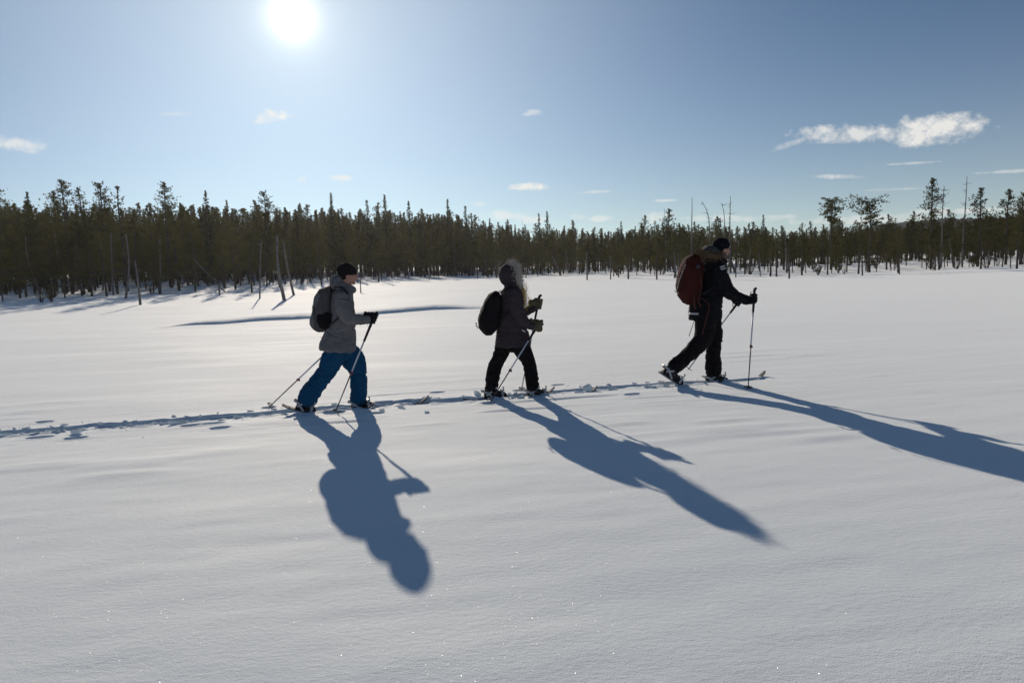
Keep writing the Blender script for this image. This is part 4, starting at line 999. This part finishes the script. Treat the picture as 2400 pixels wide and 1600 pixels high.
# blond hair spilling from the hood
hp_, hd_ = [], []
for k in range(80):
    t = rr_.random(); cx = 640+22*math.sin(t*2.2)-rr_.uniform(-7, 7); cy = 345+200*t; hp_.append(B_.P(cx, cy, rr_.uniform(-.03, .05))-B_.base); hd_.append(Vector((0.05, 0, -1))+PU*rr_.uniform(-.1, .15))
hb = B_.part('hair', [B_.limb([(630,345,.0,14,.03),(648,400,.0,18,.035),(650,460,0,13,.03),(652,530,0,10,.024),(655,580,0,6,.015)])], M['hair'], P2, .006, 2, (.004, 60, 60, 12, 38))
fur('hair_strands', hp_, hd_, .065, .006, M['hair'], hb, 39, 6)
B_.part('trousers', [B_.limb(legF), B_.limb(legB), B_.limb([(545,860,0,105,.14),(545,900,0,112,.135),(542,930,0,58,.08)])], M['black_trousers'], P2, .009, 4, (.011, 9, 9, 14, 41))
t1, b1 = B_.P(816, 668, .18), B_.G(345, 1425, -.005); pax = (t1-b1).normalized(); hp = t1-pax*.085
ski_pole(B_, t1, None, b1, 'hiking pole slanting across the plum parka with its basket on the snow', '', .25, .61)
wr = B_.P(738, 722, .19); c_ = hp+PU*.018
B_.part('mitten', gripping_hand(hp, pax, (wr-hp)-PU*.01, True)+[tube([wr, hp.lerp(wr, .4)], [.040, .038], 10), ball(hp+PU*.030-Vector((0, 0, .032)), .036, .040, .046)], M['mitten'], P2, .006, 3)
t2, b2 = B_.P(803, 438, -.19), B_.G(635, 1315, -.01); pax2 = (t2-b2).normalized(); hp2 = t2-pax2*.11
ski_pole(B_, t2, None, b2, 'hiking pole held highest, standing upright behind the hooded skier', '', .26, .6)
wr2 = B_.P(755, 550, -.20)
B_.part('mitten', gripping_hand(hp2, pax2, wr2-hp2, True)+[tube([wr2, hp2.lerp(wr2, .4)], [.038, .036], 10), ball(hp2+PU*.024, .034, .040, .036)], M['mitten'], P2, .006, 3)
hB, tB = B_.P(297, 1369, -.09), B_.P(500, 1362, -.09); hF, tF = B_.P(692, 1364, .09), B_.P(890, 1352, .09)
boot(B_, hB, tB, B_.P(352, 1290, -.09), -.09, P2); boot(B_, hF, tF, B_.P(744, 1284, .09), .09, P2)
ski(B_, hB, tB, on_ground(1306, 910, .06), -.09, 'short ski under the rear boot of the hooded skier')
ski(B_, hF, tF, on_ground(1406, 908, .06), .09, 'short ski under the front boot of the hooded skier')
B_.part('pocket_flap', [ball(B_.P(655, 765, .175), .030, .006, .012, (PU*.8-Vector((0, 0, .6)), PN, PU*.6+Vector((0, 0, .8))))], M['strap_white'], P2)
PK2 = pack(B_, 'backpack', 'black teardrop backpack on the plum parka', [(408,420,0,34,.09),(392,455,0,62,.125),(370,520,0,78,.14),(348,600,0,92,.15),(335,680,0,98,.15),(332,745,0,82,.14),(336,780,0,52,.11)], M['pack_black'], 0, .15, None)
B_.part('front_pocket', [B_.limb([(268,610,0,18,.10),(262,660,0,24,.11),(268,715,0,24,.11),(290,755,0,18,.09)], ex=3)], M['pack_black'], PK2, .009, 3)
B_.part('grab_loop', [tube([B_.P(430, 410, 0), B_.P(438, 396, 0), B_.P(450, 402, 0)], .006, 6)], M['black_strap'], PK2)
for sg in (1, -1):
    B_.part('shoulder_strap', [ribbon([B_.P(440, 420, sg*.10), B_.P(480, 375, sg*.10), B_.P(525, 355, sg*.11), B_.P(590, 385, sg*.12), B_.P(610, 470, sg*.14), B_.P(560, 560, sg*.18), B_.P(500, 600, sg*.18), B_.P(440, 650, sg*.14)], .04, .012, PN)], M['black_strap'], PK2)
B_.part('hanging_tag', [tube([B_.P(246, 740, 0), B_.P(228, 715, .01)], .004, 6), ball(B_.P(220, 700, .01), .010, .006, .014), ball(B_.P(222, 722, .0), .008, .006, .010), ball(B_.P(232, 738, .0), .007, .006, .008)], M['pack_light'], PK2)

# ============ leader in black with the red pack
C_ = Fig(1500, 520, 3.7325, (500, 1400))
P3 = empty('person', C_.base, 'person in black jacket, black trousers and navy knitted hat leading the line', 'person', 'skiers walking in line')
tors = [(640,325,0,70,.10),(642,360,0,96,.155),(640,410,0,104,.19),(632,490,0,106,.19),(622,580,0,104,.185),(604,660,0,116,.18),(576,730,0,142,.185),(571,800,0,142,.20),(571,835,0,141,.21),(571,852,0,140,.21)]
armR = [(675,405,.175,56,.076),(702,470,.22,68,.077),(732,540,.235,66,.075),(770,605,.235,58,.068),(830,645,.22,48,.06),(890,672,.21,42,.054),(945,690,.20,38,.048)]
armL = [(665,405,-.165,54,.076),(692,480,-.185,60,.072),(725,560,-.17,56,.068),(768,620,-.14,48,.06),(820,655,-.11,42,.053),(865,680,-.09,36,.046)]
legF = [(615,825,-.07,64,.085),(640,880,-.09,70,.103),(656,950,-.10,60,.10),(656,1040,-.10,58,.094),(645,1110,-.10,58,.09),(638,1180,-.10,60,.088),(644,1250,-.10,70,.09),(640,1325,-.10,68,.09)]
legB = [(556,825,.07,60,.085),(562,885,.09,76,.106),(570,950,.10,84,.11),(545,1040,.10,78,.10),(480,1105,.10,68,.095),(415,1165,.10,64,.09),(350,1222,.10,64,.09),(290,1278,.10,62,.09)]
hc = C_.P(712, 235, 0); hr = .106
bp = []; ax3 = head(C_, hc, hr, PU+Vector((0, 0, -.12)), P3, bp)
bp += [tube([hc+Vector((0, 0, -.06))-PU*.02, C_.P(660, 350, 0)], [.06, .072], 12), C_.limb(tors[:-3], 14, mul=.7), C_.limb(armR, 10, mul=.62), C_.limb(armL, 10, mul=.62), C_.limb(legF, 10, mul=.62), C_.limb(legB, 10, mul=.62)]
bd = C_.part('body', bp, M['skin'], P3, .0085, 3); eyes(C_, hc, hr, ax3, bd)
collar = [C_.limb([(650,360,0,88,.12),(668,335,0,70,.11),(690,318,0,50,.09)], dome=False), C_.limb([(690,355,0,30,.08),(735,345,0,22,.06),(755,340,0,12,.04)])]
jk = C_.part('jacket', [C_.limb(tors, 18, dome=False), C_.limb(armR), C_.limb(armL)]+collar, M['black_jacket'], P3, .009, 4, (.010, 8, 8, 16, 51))
C_.part('reflective_band', [ribbon([C_.P(700, 398, .262), C_.P(722, 390, .27), C_.P(742, 383, .262)], .018, .004, Vector((0, 0, 1)))], M['reflect'], jk)
C_.part('reflective_band', [ribbon([C_.P(704, 418, .268), C_.P(726, 410, .275), C_.P(748, 404, .268)], .018, .004, Vector((0, 0, 1)))], M['reflect'], jk)
C_.part('reflective_band', [ribbon([C_.P(428, 800, .05), C_.P(436, 802, .12), C_.P(466, 803, .175), C_.P(512, 804, .20)], .022, .004, Vector((0, 0, 1)))], M['reflect'], jk)
C_.part('hood', [C_.limb([(560,262,0,24,.08),(585,245,0,42,.11),(620,245,0,42,.115),(655,262,0,32,.10)]), C_.limb([(600,300,0,54,.13),(640,300,0,50,.13),(690,305,0,36,.11)])], M['hood_lining'], P3, .009, 4, (.004, 9, 9, 9, 53))
# fur trim collar lying round the shoulders
fp, fd = [], []
for k in range(300):
    q = rr_.uniform(0, 6.283); cx = 612+100*math.cos(q); cy = 296+10*math.cos(q)+rr_.uniform(-22, 22); n_ = .145*math.sin(q)
    fp.append(C_.P(cx, cy, n_)-C_.base); fd.append((PU*math.cos(q)+PN*math.sin(q)+Vector((0, 0, rr_.uniform(-.5, .5)))).normalized())
rimp = [C_.P(612+92*math.cos(q), 296+10*math.cos(q), .135*math.sin(q)) for q in [2*math.pi*j/20 for j in range(21)]]
ft_ = C_.part('fur_trim', [tube(rimp, .034, 10)], M['brown_fur'], P3, .010, 2, (.006, 30, 30, 30, 55)); fur('fur_tips', fp, fd, .05, .010, M['brown_fur'], ft_, 56, 8)
C_.part('trousers', [C_.limb(legF), C_.limb(legB), C_.limb([(578,825,0,98,.14),(585,880,0,95,.135),(590,925,0,76,.10)])], M['black_trousers'], P3, .009, 4, (.012, 9, 9, 14, 61))
f, s_, u = ax3
C_.part('knitted_hat', [ball(hc+u*.048-f*.012, .119, .104, .098, ax3, 18, 12), C_.limb([(692,225,0,80,.10),(700,242,0,76,.10)], 16), ball(hc-f*.05-u*.02, .066, .088, .06, ax3)], M['navy_knit'], P3, .008, 3)
bdg = C_.P(783, 222, .03)
obj('hat_badge', mesh_py('badge', *C_.loc(ball(bdg+f*.002, .006, .018, .018, ax3))), M['badge'], P3)
C_.part('beard', [ball(hc+f*.055-u*.098, .052, .06, .038, ax3), ball(hc+f*.02-u*.075+s_*.05, .032, .03, .045, ax3), ball(hc+f*.02-u*.075-s_*.05, .032, .03, .045, ax3)], M['beard'], P3, .008, 2)
t1, b1 = C_.P(1003, 580, .22), C_.G(945, 1466, -.01); pax = (t1-b1).normalized(); hp = t1-pax*.15
ski_pole(C_, t1, None, b1, 'hiking pole standing upright in the leading glove of the front skier', '', .245, .585)
wr = C_.P(940, 690, .20)
C_.part('glove', gripping_hand(hp, pax, wr-hp)+[tube([C_.P(905, 690, .205), C_.P(950, 690, .20), hp.lerp(wr, .3)], [.050, .050, .040], 12), ball(hp-Vector((0, 0, .01)), .046, .042, .055)], M['black_glove'], P3, .006, 2)
t2 = C_.P(868, 690, -.09); b2 = C_.P(415, 1300, -.26); pax2 = (t2-b2).normalized(); t2 = t2+pax2*.07; hp2 = t2-pax2*.08
ski_pole(C_, t2, None, b2, 'hiking pole carried behind the leader with its basket off the snow', '', .22, .6)
wr2 = C_.P(862, 680, -.09)
C_.part('glove', gripping_hand(hp2, pax2, PU*-1)+[tube([wr2-PU*.06, hp2], [.040, .036], 10)], M['black_glove'], P3, .006, 2)
hB, tB = C_.P(198, 1308, .10), C_.P(368, 1420, .10); hF, tF = C_.P(578, 1398, -.10), C_.P(765, 1386, -.10)
boot(C_, hB, tB, C_.P(268, 1285, .10), .1, P3); boot(C_, hF, tF, C_.P(632, 1318, -.10), -.1, P3)
ski(C_, hB, tB, on_ground(1722, 892, .055), .1, 'short ski hinged under the raised rear heel of the leader', tilt=1, tail=.03)
ski(C_, hF, tF, on_ground(1836, 880, .07), -.1, 'short ski under the front boot of the leader, its tip curling out ahead')
PK3 = pack(C_, 'backpack', 'large dark red rucksack with corded front on the leaders back', [(478,315,0,52,.09),(462,350,0,78,.125),(452,410,0,98,.145),(438,480,0,104,.155),(428,560,0,106,.155),(432,630,0,96,.15),(448,690,0,64,.12)], M['pack_red'], 0, .15, None)
C_.part('lid', [C_.limb([(400,345,0,22,.10),(440,325,0,30,.13),(490,316,0,28,.13),(540,312,0,18,.11)])], M['pack_red'], PK3, .009, 3, (.004, 12, 12, 12, 63))
zig = []
for k in range(19):
    t = k/18; cx = 402-66*math.sin(t*1.4)-8*t; cy = 372+212*t; zig.append(C_.P(cx, cy, .085+(.022 if k % 2 else -.022)))
C_.part('bungee_cord', [tube(zig, .0042, 5)], M['strap_white'], PK3)
C_.part('side_strap', [ribbon([C_.P(520, 420, .15), C_.P(530, 500, .16), C_.P(540, 560, .165), C_.P(525, 640, .165), C_.P(510, 700, .15), C_.P(535, 740, .15)], .022, .005, PU)], M['red_strap'], PK3)
C_.part('side_strap', [ribbon([C_.P(470, 600, .165), C_.P(472, 680, .165), C_.P(482, 765, .17)], .022, .005, PU)], M['red_strap'], PK3)
C_.part('hip_belt', [ribbon([C_.P(500, 660, .17), C_.P(560, 680, .20), C_.P(602, 720, .205), C_.P(604, 760, .205), C_.P(575, 870, .21), C_.P(545, 990, .215)], .014, .004, PU)], M['red_strap'], PK3)
C_.part('hip_belt', [ribbon([C_.P(475, 860, -.05), C_.P(450, 935, -.03), C_.P(428, 1000, -.02)], .014, .004, PN)], M['red_strap'], PK3)
C_.part('logo_patch', [ball(C_.P(507, 392, .142), .030, .008, .028)], M['hood_lining'], PK3)
C_.part('buckle', [ribbon([C_.P(338, 625, .03), C_.P(312, 612, .03), C_.P(302, 598, .03)], .03, .006, PN)], M['badge'], PK3)
for sg in (1, -1):
    C_.part('shoulder_strap', [ribbon([C_.P(540, 370, sg*.11), C_.P(590, 330, sg*.12), C_.P(660, 345, sg*.13), C_.P(705, 400, sg*.14), C_.P(712, 480, sg*.15), C_.P(660, 560, sg*.19), C_.P(580, 610, sg*.19), C_.P(520, 640, sg*.16)], .05, .014, PN)], M['black_strap'], PK3)
print('people', time.time()-T0)

# ------------------------------------------------------------------ the air: thin bright winter haze
hm = bpy.data.materials.new('haze'); hm.use_nodes = True; hm.node_tree.nodes.clear()
pv = N(hm.node_tree, 'ShaderNodeVolumePrincipled'); pv.inputs['Color'].default_value = (.97, .98, 1, 1); pv.inputs['Density'].default_value = .00017; pv.inputs['Anisotropy'].default_value = .5
ho = N(hm.node_tree, 'ShaderNodeOutputMaterial'); hm.node_tree.links.new(pv.outputs[0], ho.inputs['Volume'])
bmh = bmesh.new(); bmesh.ops.create_cube(bmh, size=1.0); hme = bpy.data.meshes.new('haze'); bmh.to_mesh(hme); bmh.free()
hz = obj('haze', hme, hm); hz.scale = (14500, 14500, 40); hz.location = (0, 0, 17); tag(hz, kind='stuff', label='thin winter haze over the bog')
hm.cycles.homogeneous_volume = True if hasattr(hm.cycles, 'homogeneous_volume') else True
